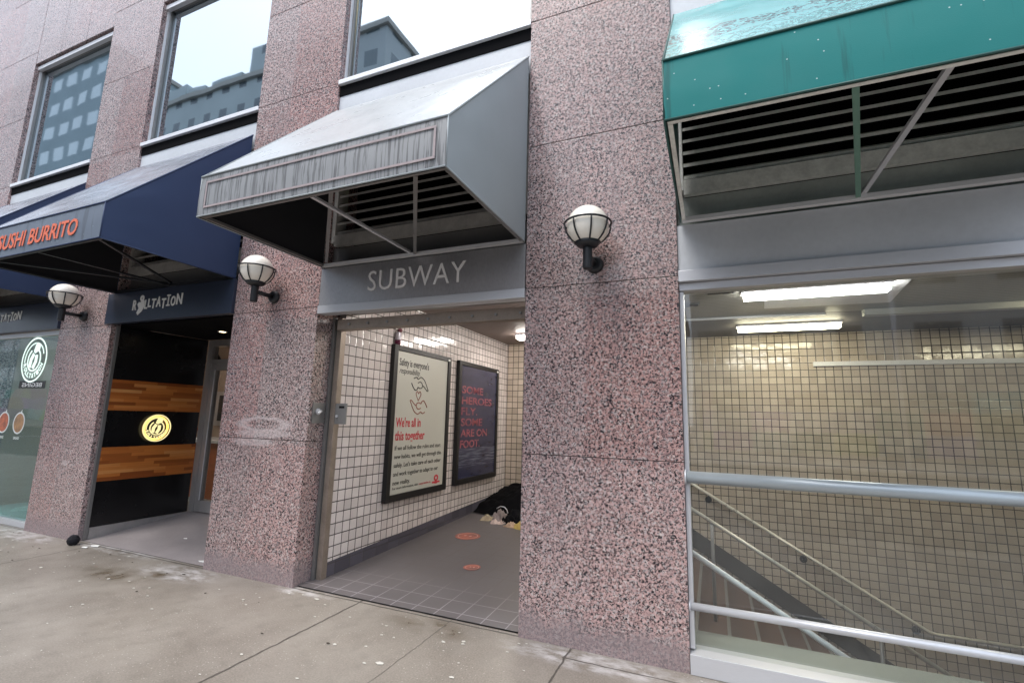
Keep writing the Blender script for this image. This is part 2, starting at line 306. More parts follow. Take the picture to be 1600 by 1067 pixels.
def fabric(name, col, kind, rough=0.45):
    t = NT(name); p = t.pos(); weave = t.noise(p, 260, 2)
    c = tuple(col); nrm = None
    if kind == 'streaks':       # dark rain streaks down a faded valance
        st = t.noise(t.scaled(p, (34, 34, 1.1)), 1.0, 4, 0.65, 0.3)
        st2 = t.noise(t.scaled(p, (70, 70, 1.6), (3, 1, 2)), 1.0, 3, 0.6, 0.4)
        m = t.math('MAXIMUM', t.ramp(st, [(0.54, 0.0), (0.60, 1.0)]), t.ramp(st2, [(0.56, 0.0), (0.60, 0.9)]))
        m = t.math('MULTIPLY', m, t.ramp(t.noise(p, 2.0, 3), [(0.2, 0.25), (0.5, 1.0)]))
        c = t.mix(t.math('MULTIPLY', m, 0.75), c, (0.055, 0.055, 0.06))
    elif kind == 'fine':
        st = t.noise(t.scaled(p, (14, 14, 0.8)), 1.0, 4, 0.6)
        m = t.ramp(st, [(0.57, 0.0), (0.66, 1.0)])
        c = t.mix(t.math('MULTIPLY', m, 0.6), c, tuple(x * 0.3 for x in col))
        vd = t.n('TexVoronoi'); vd.voronoi_dimensions = '2D'; q2 = t.n('CombineXYZ'); q3 = t.sep(p); t.set(q2.inputs[0], q3[0]); t.set(q2.inputs[1], q3[2]); t.set(vd.inputs['Vector'], q2); vd.inputs['Scale'].default_value = 17
        dr = t.math('MULTIPLY', t.math('LESS_THAN', vd.outputs['Distance'], 0.05), t.math('GREATER_THAN', t.sep(vd.outputs['Color'])[1], 0.80))
        c = t.mix(dr, c, (0.5, 0.66, 0.66))
    elif kind == 'algae':       # wet film with dark wormy dirt
        n = t.noise(t.scaled(p, (1, 0.6, 0.6)), 15, 3, 0.6, 1.4)
        m = t.math('LESS_THAN', t.math('ABSOLUTE', t.math('SUBTRACT', n, 0.5)), 0.055)
        zz = t.sep(p)[2]
        hi = t.math('LESS_THAN', t.math('ABSOLUTE', t.math('SUBTRACT', t.math('ADD', zz, t.math('MULTIPLY', t.noise(p, 3, 2), 0.25)), 3.74)), 0.14)
        lo = t.math('LESS_THAN', t.math('ABSOLUTE', t.math('SUBTRACT', t.math('ADD', zz, t.math('MULTIPLY', t.noise(p, 3, 2), 0.25)), 3.40)), 0.17)
        c = t.mix(t.math('MULTIPLY', m, lo), c, (0.02, 0.20, 0.19))
        c = t.mix(t.math('MULTIPLY', m, hi), c, (0.008, 0.045, 0.05))
    elif kind == 'wet':  # streaks of wet cloth, their bright and dark sheen put into the colour
        n = t.noise(t.scaled(p, (2.2, 9, 1)), 1.0, 5, 0.6, 0.8)
        c = t.mix(t.ramp(n, [(0.35, 0.0), (0.6, 1.0)]), tuple(x * 0.45 for x in col), c)
    nz = t.noise(p, 1.7, 4)
    c = t.mix(t.math('MULTIPLY', nz, 0.3), c, tuple(x * 0.6 for x in col))
    rr = t.math('ADD', rough - 0.12, t.math('MULTIPLY', t.noise(p, 4, 4), 0.24), clamp=True)
    return t.done(t.pr(c, rr, 0, t.bump(t.math('ADD', weave, t.math('MULTIPLY', t.noise(p, 5, 3), 2.0)), 0.12, 0.004)))
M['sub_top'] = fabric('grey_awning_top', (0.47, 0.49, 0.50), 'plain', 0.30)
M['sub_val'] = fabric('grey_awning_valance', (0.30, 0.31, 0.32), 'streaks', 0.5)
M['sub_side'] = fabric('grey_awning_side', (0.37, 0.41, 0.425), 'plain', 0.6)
M['blue_top'] = fabric('navy_awning_top_sheen', (0.26, 0.28, 0.33), 'wet', 0.22)  # paler than the navy cloth: sky reflection put into the base colour
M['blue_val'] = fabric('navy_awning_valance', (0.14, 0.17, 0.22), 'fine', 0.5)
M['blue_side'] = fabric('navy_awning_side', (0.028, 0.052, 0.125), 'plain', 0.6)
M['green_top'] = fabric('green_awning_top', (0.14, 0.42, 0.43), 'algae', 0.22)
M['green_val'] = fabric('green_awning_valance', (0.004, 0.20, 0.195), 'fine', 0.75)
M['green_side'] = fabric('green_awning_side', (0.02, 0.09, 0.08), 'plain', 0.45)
M['under'] = simple('awning_lining', (0.02, 0.02, 0.025), 0.8, 0, 0.2)
M['stripe'] = simple('faded_pink_stripe', (0.37, 0.31, 0.315), 0.6, 0, 0.25, 25)
M['navy'] = simple('navy_fascia_paint', (0.030, 0.040, 0.068), 0.35, 0.1, 0.2, 2)
M['green_bar'] = simple('green_frame_bar', (0.16, 0.30, 0.24), 0.5, 0.2, 0.1)
M['globe'] = None
t = NT('opal_globe'); p = t.pos()
M['globe'] = t.done(t.pr(t.mix(t.math('MULTIPLY', t.noise(p, 8, 4), 0.3), (0.96, 0.92, 0.83), (0.88, 0.83, 0.75)), 0.3, 0, None, coat=0.3))

# ------------------------------------------------------------------ mesh helpers
class MB:
    def __init__(s): s.v = []; s.f = []; s.mi = []; s.sm = []
    def face(s, pts, m=0, smooth=False):
        i = len(s.v); s.v += [tuple(p) for p in pts]; s.f.append(tuple(range(i, i + len(pts)))); s.mi.append(m); s.sm.append(smooth)
    def box(s, x0, x1, y0, y1, z0, z1, m=0):
        i = len(s.v); s.v += [(x, y, z) for z in (z0, z1) for (x, y) in ((x0, y0), (x1, y0), (x1, y1), (x0, y1))]
        for q in ((3, 2, 1, 0), (4, 5, 6, 7), (0, 1, 5, 4), (1, 2, 6, 5), (2, 3, 7, 6), (3, 0, 4, 7)):
            s.f.append(tuple(i + k for k in q)); s.mi.append(m); s.sm.append(False)
        return s
    def prism(s, pts, ext, m=0):      # planar polygon extruded by a vector
        n = len(pts); ext = Vector(ext); i = len(s.v)
        s.v += [tuple(p) for p in pts] + [tuple(Vector(p) + ext) for p in pts]
        s.f.append(tuple(i + k for k in range(n))[::-1]); s.f.append(tuple(i + n + k for k in range(n)))
        for k in range(n): s.f.append((i + k, i + (k + 1) % n, i + n + (k + 1) % n, i + n + k))
        s.mi += [m] * (n + 2); s.sm += [False] * (n + 2); return s
    def tube(s, path, r, seg=10, m=0, closed=False):
        P = [Vector(p) for p in path]; n = len(P); rings = []
        for k in range(n):
            if closed: d = P[(k + 1) % n] - P[k - 1]
            else: d = P[min(k + 1, n - 1)] - P[max(k - 1, 0)]
            d.normalize(); up = Vector((0, 0, 1)) if abs(d.z) < 0.9 else Vector((0, 1, 0))
            a = d.cross(up).normalized(); b = a.cross(d).normalized()
            rr = r[k] if isinstance(r, (list, tuple)) else r
            i = len(s.v); rings.append(i)
            s.v += [tuple(P[k] + a * rr * math.cos(2 * math.pi * j / seg) + b * rr * math.sin(2 * math.pi * j / seg)) for j in range(seg)]
        for k in range(n if closed else n - 1):
            a0 = rings[k]; b0 = rings[(k + 1) % n]
            for j in range(seg):
                s.f.append((a0 + j, a0 + (j + 1) % seg, b0 + (j + 1) % seg, b0 + j)); s.mi.append(m); s.sm.append(True)
        if not closed:
            s.f.append(tuple(rings[0] + j for j in range(seg))[::-1]); s.f.append(tuple(rings[-1] + j for j in range(seg))); s.mi += [m, m]; s.sm += [False, False]
        return s
    def bar(s, a, b, w, h, m=0):       # rectangular bar from a to b
        a = Vector(a); b = Vector(b); d = (b - a).normalized(); up = Vector((0, 0, 1)) if abs(d.z) < 0.95 else Vector((0, 1, 0))
        x = d.cross(up).normalized() * (w / 2); y = x.cross(d).normalized() * (h / 2)
        s.prism([a - x - y, a + x - y, a + x + y, a - x + y], b - a, m); return s
    def lathe(s, c, prof, seg=24, m=0):  # prof [(r,z)...] about the z axis
        i = len(s.v)
        for r, z in prof: s.v += [(c[0] + r * math.cos(2 * math.pi * j / seg), c[1] + r * math.sin(2 * math.pi * j / seg), c[2] + z) for j in range(seg)]
        for k in range(len(prof) - 1):
            for j in range(seg):
                a = i + k * seg + j; b = i + k * seg + (j + 1) % seg
                s.f.append((a, b, b + seg, a + seg)); s.mi.append(m); s.sm.append(True)
        return s
    def grid(s, fn, nu, nv, m=0, smooth=True):
        i = len(s.v)
        for a in range(nu + 1):
            for b in range(nv + 1): s.v.append(tuple(fn(a / nu, b / nv)))
        for a in range(nu):
            for b in range(nv):
                q = i + a * (nv + 1) + b; s.f.append((q, q + nv + 1, q + nv + 2, q + 1)); s.mi.append(m); s.sm.append(smooth)
        return s

ORG = {}
def org(o): return ORG.get(o.name, Vector((0, 0, 0))) if o else Vector((0, 0, 0))
def build(name, mb, mats, parent=None, origin=None, bevel=0.0, fixn=True):
    if not isinstance(mats, (list, tuple)): mats = [mats]
    o0 = org(parent) if parent else Vector(origin or (0, 0, 0))
    me = bpy.data.meshes.new(name)
    me.from_pydata([tuple(Vector(v) - o0) for v in mb.v], [], mb.f); me.validate(); 
    for mm in mats: me.materials.append(mm)
    me.polygons.foreach_set('material_index', mb.mi); me.polygons.foreach_set('use_smooth', mb.sm)
    if fixn:
        bm = bmesh.new(); bm.from_mesh(me); bmesh.ops.recalc_face_normals(bm, faces=bm.faces); bm.to_mesh(me); bm.free()
    me.update()
    o = bpy.data.objects.new(name, me); COL.objects.link(o)
    if parent: o.parent = parent
    else: o.location = o0
    ORG[o.name] = o0
    if bevel:
        b = o.modifiers.new('bevel', 'BEVEL'); b.width = bevel; b.segments = 2; b.limit_method = 'ANGLE'
    return o
def thing(name, loc, label, cat, group=None):
    o = bpy.data.objects.new(name, None); COL.objects.link(o); o.location = loc; o.empty_display_size = 0.2; ORG[o.name] = Vector(loc)
    return tag(o, label, cat, group)
def tag(o, label=None, cat=None, group=None, kind=None):
    if label: o['label'] = label
    if cat: o['category'] = cat
    if group: o['group'] = group
    if kind: o['kind'] = kind
    return o
def struct(name, mb, m, origin=None): return tag(build(name, mb, m, None, origin), kind='structure')
def dup(root, loc, label, group=None):
    r = root.copy(); COL.objects.link(r); r.location = loc; r['label'] = label
    if group: r['group'] = group
    for ch in list(root.children):
        c_ = ch.copy(); COL.objects.link(c_); c_.parent = r
        for g_ in list(ch.children):
            d_ = g_.copy(); COL.objects.link(d_); d_.parent = c_
    return r

def text_pts(s_, bold=0.0, extrude=0.0, align='LEFT', spacing=1.0, shear=0.0):
    cu = bpy.data.curves.new('txt', 'FONT'); cu.body = s_; cu.offset = bold; cu.extrude = extrude; cu.align_x = align; cu.space_character = spacing
    cu.resolution_u = 3; cu.shear = shear
    ob = bpy.data.objects.new('txt', cu); COL.objects.link(ob)
    dg = bpy.context.evaluated_depsgraph_get(); dg.update()
    me = bpy.data.meshes.new_from_object(ob.evaluated_get(dg))
    V_ = [tuple(v.co) for v in me.vertices]; F_ = [tuple(p_.vertices) for p_ in me.polygons]
    bpy.data.objects.remove(ob); bpy.data.curves.remove(cu); bpy.data.meshes.remove(me)
    return V_, F_
def add_text(mb, s_, o, right, up, width, height, bold=0.0, depth=0.002, m=0, spacing=1.0, rot=0.0, base=False, shear=0.0):
    """fit text s_ into width x height; o = lower-left corner; letters stand proud along the outward normal"""
    V_, F_ = text_pts(s_, bold, 0.01 if depth else 0.0, 'LEFT', spacing, shear)
    if not V_: return
    xs = [v[0] for v in V_]; ys = [v[1] for v in V_]; x0, x1 = min(xs), max(xs); y0, y1 = (min(ys), max(ys))
    if base: y0, y1 = 0.0, 0.72
    right = Vector(right).normalized(); up = Vector(up).normalized(); nrm = right.cross(up); o = Vector(o); i = len(mb.v)
    for v in V_:
        a = (v[0] - x0) / max(x1 - x0, 1e-6) * width; b = (v[1] - y0) / max(y1 - y0, 1e-6) * height
        if rot:
            a -= width / 2; b -= height / 2
            a, b = a * math.cos(rot) - b * math.sin(rot) + width / 2, a * math.sin(rot) + b * math.cos(rot) + height / 2
        mb.v.append(tuple(o + right * a + up * b + nrm * (v[2] / 0.01 * depth / 2 + depth / 2 if depth else 0)))
    for f_ in F_: mb.f.append(tuple(i + k for k in f_)); mb.mi.append(m); mb.sm.append(False)
def stroke(mb, pts, o, right, up, w, depth=0.003, m=0, closed=False):
    """flat ribbon following 2D points"""
    right = Vector(right).normalized(); up = Vector(up).normalized(); nrm = right.cross(up); o = Vector(o)
    P = [Vector((a, b)) for a, b in pts]; n = len(P)
    for k in range(n if closed else n - 1):
        a = P[k]; b = P[(k + 1) % n]; d = (b - a)
        if d.length < 1e-6: continue
        d.normalize(); q = Vector((-d.y, d.x)) * w / 2; a = a - d * w * 0.25; b = b + d * w * 0.25
        quad = [o + right * c_.x + up * c_.y for c_ in (a - q, b - q, b + q, a + q)]
        mb.prism(quad, nrm * (depth + 0.00003 * k), m)
def disc(mb, c_, right, up, r0, r1, depth, m=0, seg=36, sx=1.0, a0=0, a1=2 * math.pi):
    right = Vector(right).normalized(); up = Vector(up).normalized(); nrm = right.cross(up); c_ = Vector(c_)
    for k in range(seg):
        t0 = a0 + (a1 - a0) * k / seg; t1 = a0 + (a1 - a0) * (k + 1) / seg
        P = lambda r, t_: c_ + right * (r * sx * math.cos(t_)) + up * (r * math.sin(t_))
        if r0 > 0: mb.prism([P(r0, t0), P(r1, t0), P(r1, t1), P(r0, t1)], nrm * depth, m)
        else: mb.prism([c_, P(r1, t0), P(r1, t1)], nrm * depth, m)

XP, YP, ZP = (1, 0, 0), (0, 1, 0), (0, 0, 1)
# ================================================================== GROUND
gm = MB(); gm.box(-400, 400, -400, .04, -3.2, -.30); gm.box(-400, 400, 4.6, 400, -3.2, -.30); gm.box(-400, -1.25, .04, 4.6, -3.2, -.30); gm.box(7.3, 400, .04, 4.6, -3.2, -.30)
struct('ground', gm, M['asphalt'])
struct('sidewalk', MB().box(-120, 60, -4.4, 0.05, -0.2, 0.0), M['sidewalk'])
struct('kerb', MB().box(-120, 60, -4.55, -4.402, -0.25, -0.004), M['kerb'])
struct('road', MB().box(-120, 60, -17.0, -4.552, -0.28, -0.14), M['asphalt'])
mb = MB()
for k in range(-12, 6): mb.box(k * 6.0, k * 6.0 + 3, -10.85, -10.7, -0.1385, -0.136)
struct('road_marking', mb, M['road_paint'])
struct('far_pavement', MB().box(-120, 60, -24.0, -17.002, -0.27, 0.0), M['kerb'])

# ================================================================== BUILDING
BW = thing('commercial_building', (-3.0, 0, 0), 'pink granite commercial building with tall pillars, upper windows and shopfronts', 'building')
PIL = [(-14.31, -13.18), (-11.06, -9.93), (-7.815, -6.69), (-4.57, -3.42), (-1.31, -0.183), (1.94, 3.07)]
BAYS = [(PIL[k][1], PIL[k + 1][0]) for k in range(5)]; END_BAY = BAYS[0]
JZ = [0.0, 1.247, 2.50, 3.695, 4.86, 6.02, 7.20, 8.40, 9.60, 10.80, 12.0, 13.2]
for k, (a, b) in enumerate(PIL):
    mb = MB(); g = 0.003
    mb.box(a + .004, b - .004, .004, .446, -.02, JZ[-1], 1)
    for q in range(len(JZ) - 1): mb.box(a, b, 0, .45, JZ[q] + (g if q else -0.02), JZ[q + 1] - g, 0)
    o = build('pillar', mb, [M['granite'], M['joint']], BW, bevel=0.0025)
# panels over the upper windows
for a, b in BAYS:
    mb = MB(); n = 3; w = (b - a - .008) / n
    mb.box(a + .003, b - .003, .01, .4, 6.985, 13.2, 1)
    for q in range(n): mb.box(a + .004 + q * w + .003, a + .004 + (q + 1) * w - .003, .002, .3, 6.98, 8.996, 0); mb.box(a + .004 + q * w + .003, a + .004 + (q + 1) * w - .003, .002, .3, 9.004, 13.19, 0)
    build('spandrel', mb, [M['granite'], M['joint']], BW)
# upper windows
for k, (a, b) in enumerate(BAYS):
    fr = MB()
    fr.box(a + .002, a + .04, .09, .16, 4.86, 6.978); fr.box(b - .05, b - .002, .09, .16, 4.86, 6.978)
    fr.box(a + .052, b - .052, .09, .16, 6.90, 6.978); fr.box(a + .052, b - .052, .092, .16, 4.86, 4.90)
    w = build('upper_window', fr, M['dark_steel'], BW)
    build('pane', MB().box(a + .05, b - .05, .118, .128, 4.90, 6.90), M['glass_up'], w)
    build('sill', MB().box(a + .002, b - .002, -.012, .088, 4.835, 4.885), M['bright_alu'], w, bevel=.004)
    build('head_trim', MB().box(a + .004, b - .004, .035, .088, 6.89, 6.95), M['bright_alu'], w)
    build('jamb_trim', MB().box(a + .004, a + .018, .06, .088, 4.896, 6.888), M['bright_alu'], w)
    build('shadow_gap_strip', MB().box(a + .002, b - .002, .02, .2, 4.72, 4.833), M['black_matte'], BW)  # flush black strip painting the shadow gap below the sill
    build('apron_panel', MB().box(a + .002, b - .002, .03, .2, 4.40, 4.718), M['panel_grey'], BW)
BAYS = BAYS[1:]
# rooms behind the upper windows
a, b = END_BAY; build('shopfront_panel', MB().box(a + .002, b - .002, .10, .3, .002, 4.40), M['panel_grey'], BW)
mb = MB(); mb.box(-13.2, 3, 3.4, 3.5, 4.4, 8.4); mb.box(-13.2, 3, .46, 3.4, 4.3, 4.4); mb.box(-13.2, 3, .46, 3.4, 7.2, 7.3); mb.box(-13.3, -13.2, .46, 3.4, 4.4, 7.2); mb.box(3, 3.1, .46, 3.4, 4.4, 7.2)
struct('upper_room', mb, M['room'])
# louvres, lower panels and the backing
for k in (0, 1, 2, 3):
    a, b = BAYS[k]; ml = M['louvre'] if k == 3 else M['louvre_dark']
    mb = MB(); z = 3.25
    while z < 4.35:
        mb.prism([(a + .05, .10, z), (a + .05, .10, z + .024), (a + .05, .20, z + .085), (a + .05, .20, z + .061)], (b - a - .1, 0, 0)); z += 0.096
    lv = build('louvre', mb, ml, BW)
    build('louvre_frame', MB().box(a + .002, a + .05, .08, .22, 3.16, 4.398), ml, lv); build('louvre_frame', MB().box(b - .05, b - .002, .08, .22, 3.16, 4.398), ml, lv)
    build('louvre_backing', MB().box(a + .002, b - .002, .40, .45, 2.9, 4.398), M['black_matte'], lv)
    build('ledge_panel', MB().box(a + .052, b - .052, .075, .12, 3.12, 3.235), ml, BW)
    build('lower_panel', MB().box(a + .002, b - .002, .13, .2, 2.89, 3.119), M['panel_green'] if k == 3 else M['dark_steel'], BW)
# bay of the right-hand window: metal header, transom, jambs, kerb, pane
a, b = BAYS[3]
build('header_panel', MB().box(a + .002, b - .002, .02, .30, 2.535, 2.868), M['panel_grey'], BW)
wf = MB(); wf.box(a + .002, b - .002, -.012, .30, 2.455, 2.532); wf.box(a + .002, a + .03, .04, .14, .13, 2.395); wf.box(b - .03, b - .002, .04, .14, .13, 2.395)
wf.box(a + .002, b - .002, .03, .16, 2.40, 2.452); wf.box(a + .002, b - .002, -.01, .15, .002, .115)
w = build('stair_window', wf, M['steel'], BW, bevel=.002)
build('pane', MB().box(a + .02, b - .02, .085, .095, .115, 2.42), M['glass'], w)
# subway bay: header bar and roller track behind the sign
a, b = BAYS[2]
build('head_beam', MB().box(a + .002, b - .002, .062, .42, 2.50, 2.868), M['dark_steel'], BW)
# shop bay 1: soffit; bay 0: shop window
a, b = BAYS[1]
build('soffit', MB().box(a + .002, b - .002, .10, 1.2, 2.50, 2.56), M['black_matte'], BW)
a, b = BAYS[0]
wf = MB(); wf.box(a + .002, b - .002, .05, .16, .002, .07); wf.box(a + .002, b - .002, .05, .16, 2.44, 2.50); wf.box(a + .002, a + .04, .05, .16, .07, 2.44); wf.box(b - .04, b - .002, .05, .16, .07, 2.44)
w = build('shop_window', wf, M['steel'], BW, bevel=.002)
build('pane', MB().box(a + .03, b - .03, .095, .105, .07, 2.44), M['glass_shop'], w)
# shop door set back in bay 1
a, b = BAYS[1]; x0 = -6.67; yd = 1.22
fr = MB(); fr.box(x0, x0 + .10, yd, yd + .09, .14, 2.498); fr.box(b - .1, b - .002, yd, yd + .09, .14, 2.498); fr.box(x0 + .1, b - .1, yd, yd + .09, 2.41, 2.498); fr.box(x0 + .1, b - .1, yd, yd + .09, 2.16, 2.22)
dr = build('shop_door_frame', fr, M['frame_grey'], BW)
dl = MB(); dl.box(x0 + .103, x0 + .20, yd + .01, yd + .07, .15, 2.157); dl.box(x0 + .203, -5.82, yd + .01, yd + .07, .15, .30); dl.box(x0 + .203, -5.82, yd + .01, yd + .07, 2.07, 2.157); dl.box(-5.818, -5.72, yd + .01, yd + .07, .15, 2.157)
dl = build('door', dl, M['frame_grey'], dr)
build('pane', MB().box(x0 + .2, -5.82, yd + .035, yd + .043, .30, 2.07).box(-5.70, b - .1, yd + .035, yd + .043, .16, 2.16).box(x0 + .1, b - .1, yd + .035, yd + .043, 2.22, 2.41), M['glass_door'], dr)
build('edge_strip', MB().box(x0 + .195, x0 + .203, yd - .004, yd + .008, .30, 2.07), M['bright_alu'], dl)
build('handle', MB().tube([(-5.86, yd + .01, .95), (-5.86, yd - .05, .97), (-5.86, yd - .05, 1.35), (-5.86, yd + .01, 1.37)], .011), M['steel'], dl)

# entrance floors (gentle ramps up from the pavement)
mb = MB(); mb.face([(-6.72, .05, .004), (-4.57, .05, .004), (-4.57, 1.3, .14), (-6.72, 1.3, .14)]); mb.face([(-6.72, 1.3, .14), (-4.57, 1.3, .14), (-4.57, 4.2, .14), (-6.72, 4.2, .14)])
struct('doorway_floor', mb, simple('doorway_concrete', (0.30, 0.27, 0.27), 0.5, 0, 0.3, 3, 0.3, 50))
mb = MB(); mb.face([(-3.42, .05, .010), (-1.05, .05, .010), (-1.05, 4.4, .155), (-3.42, 4.4, .155)])
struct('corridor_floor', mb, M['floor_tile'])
def fz(y): return .010 + (y - .05) * (.145 / 4.35)
# vestibule black wall with wood bands
BX = -6.672
vw = thing('entrance_side_wall', (BX, .1, 0), 'black side wall of the shop doorway with two wide bands of strip wood', 'wall')
build('wall_panel', MB().box(BX - .016, BX, .09, 1.21, .14, 2.495), M['black'], vw)
build('wood_band', MB().box(BX - .01, BX + .012, .086, 1.205, 1.475, 1.845), M['wood'], vw)
build('wood_band', MB().box(BX - .01, BX + .012, .086, 1.205, .65, 1.04), M['wood'], vw)
build('edge_trim', MB().box(BX - .016, BX - .0, .05, .084, .01, 2.495).box(BX + .001, BX + .014, .05, .084, .01, 2.495), M['dark_steel'], vw)
build('skirting', MB().box(BX - .012, BX + .014, .09, 1.21, -.03, .137), M['frame_grey'], vw)
# black return wall hidden on the right side of the vestibule
tag(build('vestibule_wall', MB().box(-4.60, -4.572, .452, 1.21, .0, 2.49), M['black'], None, (-4.6, .8, 0)), 'plain dark right wall inside the shop doorway', 'wall')
# shop interior seen through the door and the left window
mb = MB(); mb.box(-6.9, -4.4, 4.2, 4.3, .0, 2.56); mb.box(-4.5, -4.4, 1.31, 4.2, 0, 2.56); mb.box(-6.735, -4.5, 1.31, 4.2, 2.56, 2.6)
struct('shop_interior', mb, M['brown_dark'])
ct = thing('shop_counter', (-8.4, 2.6, .02), 'orange timber counter with a steel top seen through the shop door', 'counter')
build('counter_body', MB().box(-9.0, -7.3, 2.4, 3.0, .022, .95), M['timber'], ct); build('counter_top', MB().box(-9.02, -7.25, 2.35, 3.05, .952, 1.0), M['steel'], ct)
mb = MB(); mb.box(-9.93, -6.9, 3.6, 3.7, 0, 2.6); mb.box(-10.0, -9.932, .46, 3.6, 0, 2.6); mb.box(-9.93, -6.70, 1.31, 3.6, 2.56, 2.62); mb.box(-9.93, -6.70, .2, 1.308, 2.56, 2.62)
struct('left_shop_interior', mb, M['shop_wall'])
struct('left_shop_floor', MB().box(-9.93, -6.725, .16, 3.6, -.05, .02), M['shop_floor'])
# ---- signs on the navy fascias
def script_word(mb, x0, z0, W, H, y):
    """hand-cut uneven capitals: R, a rolled wrap in place of O, then LLTATION"""
    word = 'R_LLTATION'; n = len(word); widths = [.9, 1.35, .62, .62, .85, .95, .85, .75, .95, 1.15]
    dz = [0, -.05, .02, .12, .0, .08, -.06, .12, .04, .10]; hs = [.95, 1.2, .85, .8, .9, .95, .9, .9, .9, 1.0]
    tot = sum(widths); x = x0
    for k, ch in enumerate(word):
        w = widths[k] / tot * W; h = hs[k] * H * .8; zz = z0 + dz[k] * H
        if ch == '_':
            c_ = Vector((x + w * .5, y, zz + h * .42))
            # the wrap: open slanted roll with a head on top
            stroke(mb, [(-.28 * w, -.62 * h), (-.05 * w, -.25 * h), (-.30 * w, .10 * h), (-.10 * w, .02 * h), (.10 * w, .18 * h), (.30 * w, .25 * h), (.32 * w, -.1 * h), (.12 * w, -.40 * h), (-.28 * w, -.62 * h)], c_, XP, ZP, .30 * w, .006)
            stroke(mb, [(-.02 * w, -.3 * h), (.14 * w, -.02 * h)], c_, XP, ZP, .34 * w, .0065)
            disc(mb, c_ + Vector((.08 * w, 0, .52 * h)), (1, 0, .55), (-.55, 0, 1), .10 * w, .27 * w, .006, seg=18)
            disc(mb, c_ + Vector((.12 * w, 0, .60 * h)), (1, 0, .3), (-.3, 0, 1), 0, .08 * w, .006, seg=10)
        elif ch == 'I':
            cx = x + w / 2
            stroke(mb, [(-.34 * w, 0), (.34 * w, 0)], (cx, y, zz), XP, ZP, .10 * H, .006); stroke(mb, [(0, 0), (0, h)], (cx, y, zz), XP, ZP, .20 * w, .0062); stroke(mb, [(-.34 * w, h), (.34 * w, h)], (cx, y, zz), XP, ZP, .10 * H, .006)
        else:
            add_text(mb, ch, (x + .08 * w, y, zz), XP, ZP, w * .84, h, .02, .006, rot=R(random.uniform(-3, 3)))
        x += w
def roundel(mb, c_, right, up, r, m=0, sx=1.0, depth=.004):
    disc(mb, c_, right, up, r * .93, r, depth, m, 48, sx)
    disc(mb, c_, right, up, r * .72, r * .77, depth, m, 30, sx, R(20), R(190))
    right_ = Vector(right).normalized(); up_ = Vector(up).normalized(); c_ = Vector(c_)
    # wrap figure: a slanted roll in two halves under a cap, inside an open ring
    disc(mb, c_, right, up, r * .46, r * .53, depth, m, 30, sx, R(125), R(415))
    stroke(mb, [(a_ * r * sx, b_ * r) for a_, b_ in ((-.26, -.30), (-.24, .0), (-.10, .22))], c_, right, up, .20 * r, depth, m)
    stroke(mb, [(a_ * r * sx, b_ * r) for a_, b_ in ((.02, -.34), (.16, -.08), (.16, .16))], c_, right, up, .20 * r, depth, m)
    disc(mb, c_ + right_ * .14 * r * sx + up_ * .55 * r, right, up, 0, .20 * r, depth * 1.3, m, 18, sx)
    disc(mb, c_ + right_ * .02 * r * sx + up_ * .42 * r, right, up, 0, .13 * r, depth * 1.3, m, 18, sx)
    word = 'ROLLTATION'
    for k, ch in enumerate(word):
        an = R(200 + k * (140 / 9.0)); rr = r * .71
        cc = c_ + right_ * math.cos(an) * rr * sx + up_ * math.sin(an) * rr
        tx = -right_ * math.sin(an) + up_ * math.cos(an); ty = -(right_ * math.cos(an) + up_ * math.sin(an))
        s_ = r * .22
        add_text(mb, ch, cc - tx * s_ * .35 - ty * s_ * .5, tx, ty, s_ * .7, s_, .03, depth, m)
    return mb
def nav_sign(k, label, words, box_y=-.03):
    a, b = BAYS[k]
    s_ = thing('shop_sign', (a, 0, 2.5), label, 'shop sign', 'navy box signs over the two shopfronts')
    x0 = a - .10 if k == 1 else a + .002
    build('sign_box', MB().box(x0, b - .004, box_y, .04, 2.505, 2.875), M['navy'], s_, bevel=.003)
    mb = MB(); script_word(mb, *words, box_y); build('lettering', mb, M['white'], s_)
nav_sign(1, 'navy box sign with white hand-cut lettering above the black shop doorway', (-6.27, 2.64, .90, .16))
nav_sign(0, 'navy box sign with white hand-cut lettering above the far left shop window', (-9.68, 2.66, .92, .15))
# downlight
dw = thing('downlight', (-5.73, .73, 2.5), 'small round recessed lamp in the soffit of the shop doorway', 'ceiling light')
mb = MB(); disc(mb, (-5.73, .73, 2.499), XP, (0, -1, 0), .04, .055, .006); build('rim', mb, M['steel'], dw)
mb = MB(); disc(mb, (-5.73, .73, 2.499), XP, (0, -1, 0), 0, .039, .003); build('lens', mb, emitter('downlight_glow', (1, .75, .45), 6), dw)
# backlit roundel on the black wall
ls = thing('backlit_sign', (BX, .65, 1.26), 'round backlit yellow emblem glowing on the black doorway wall between wood bands', 'sign')
mb = MB(); roundel(mb, (BX + .03, .655, 1.262), YP, ZP, .172, depth=.008); build('emblem', mb, emitter('sign_face_glow', (1.0, .86, .42), .62), ls)
mb = MB(); disc(mb, (BX + .012, .655, 1.262), YP, ZP, .13, .155, .006, 0, 40); build('backlight', mb, emitter('halo_glow', (1.0, .50, .10), 1.6), ls)
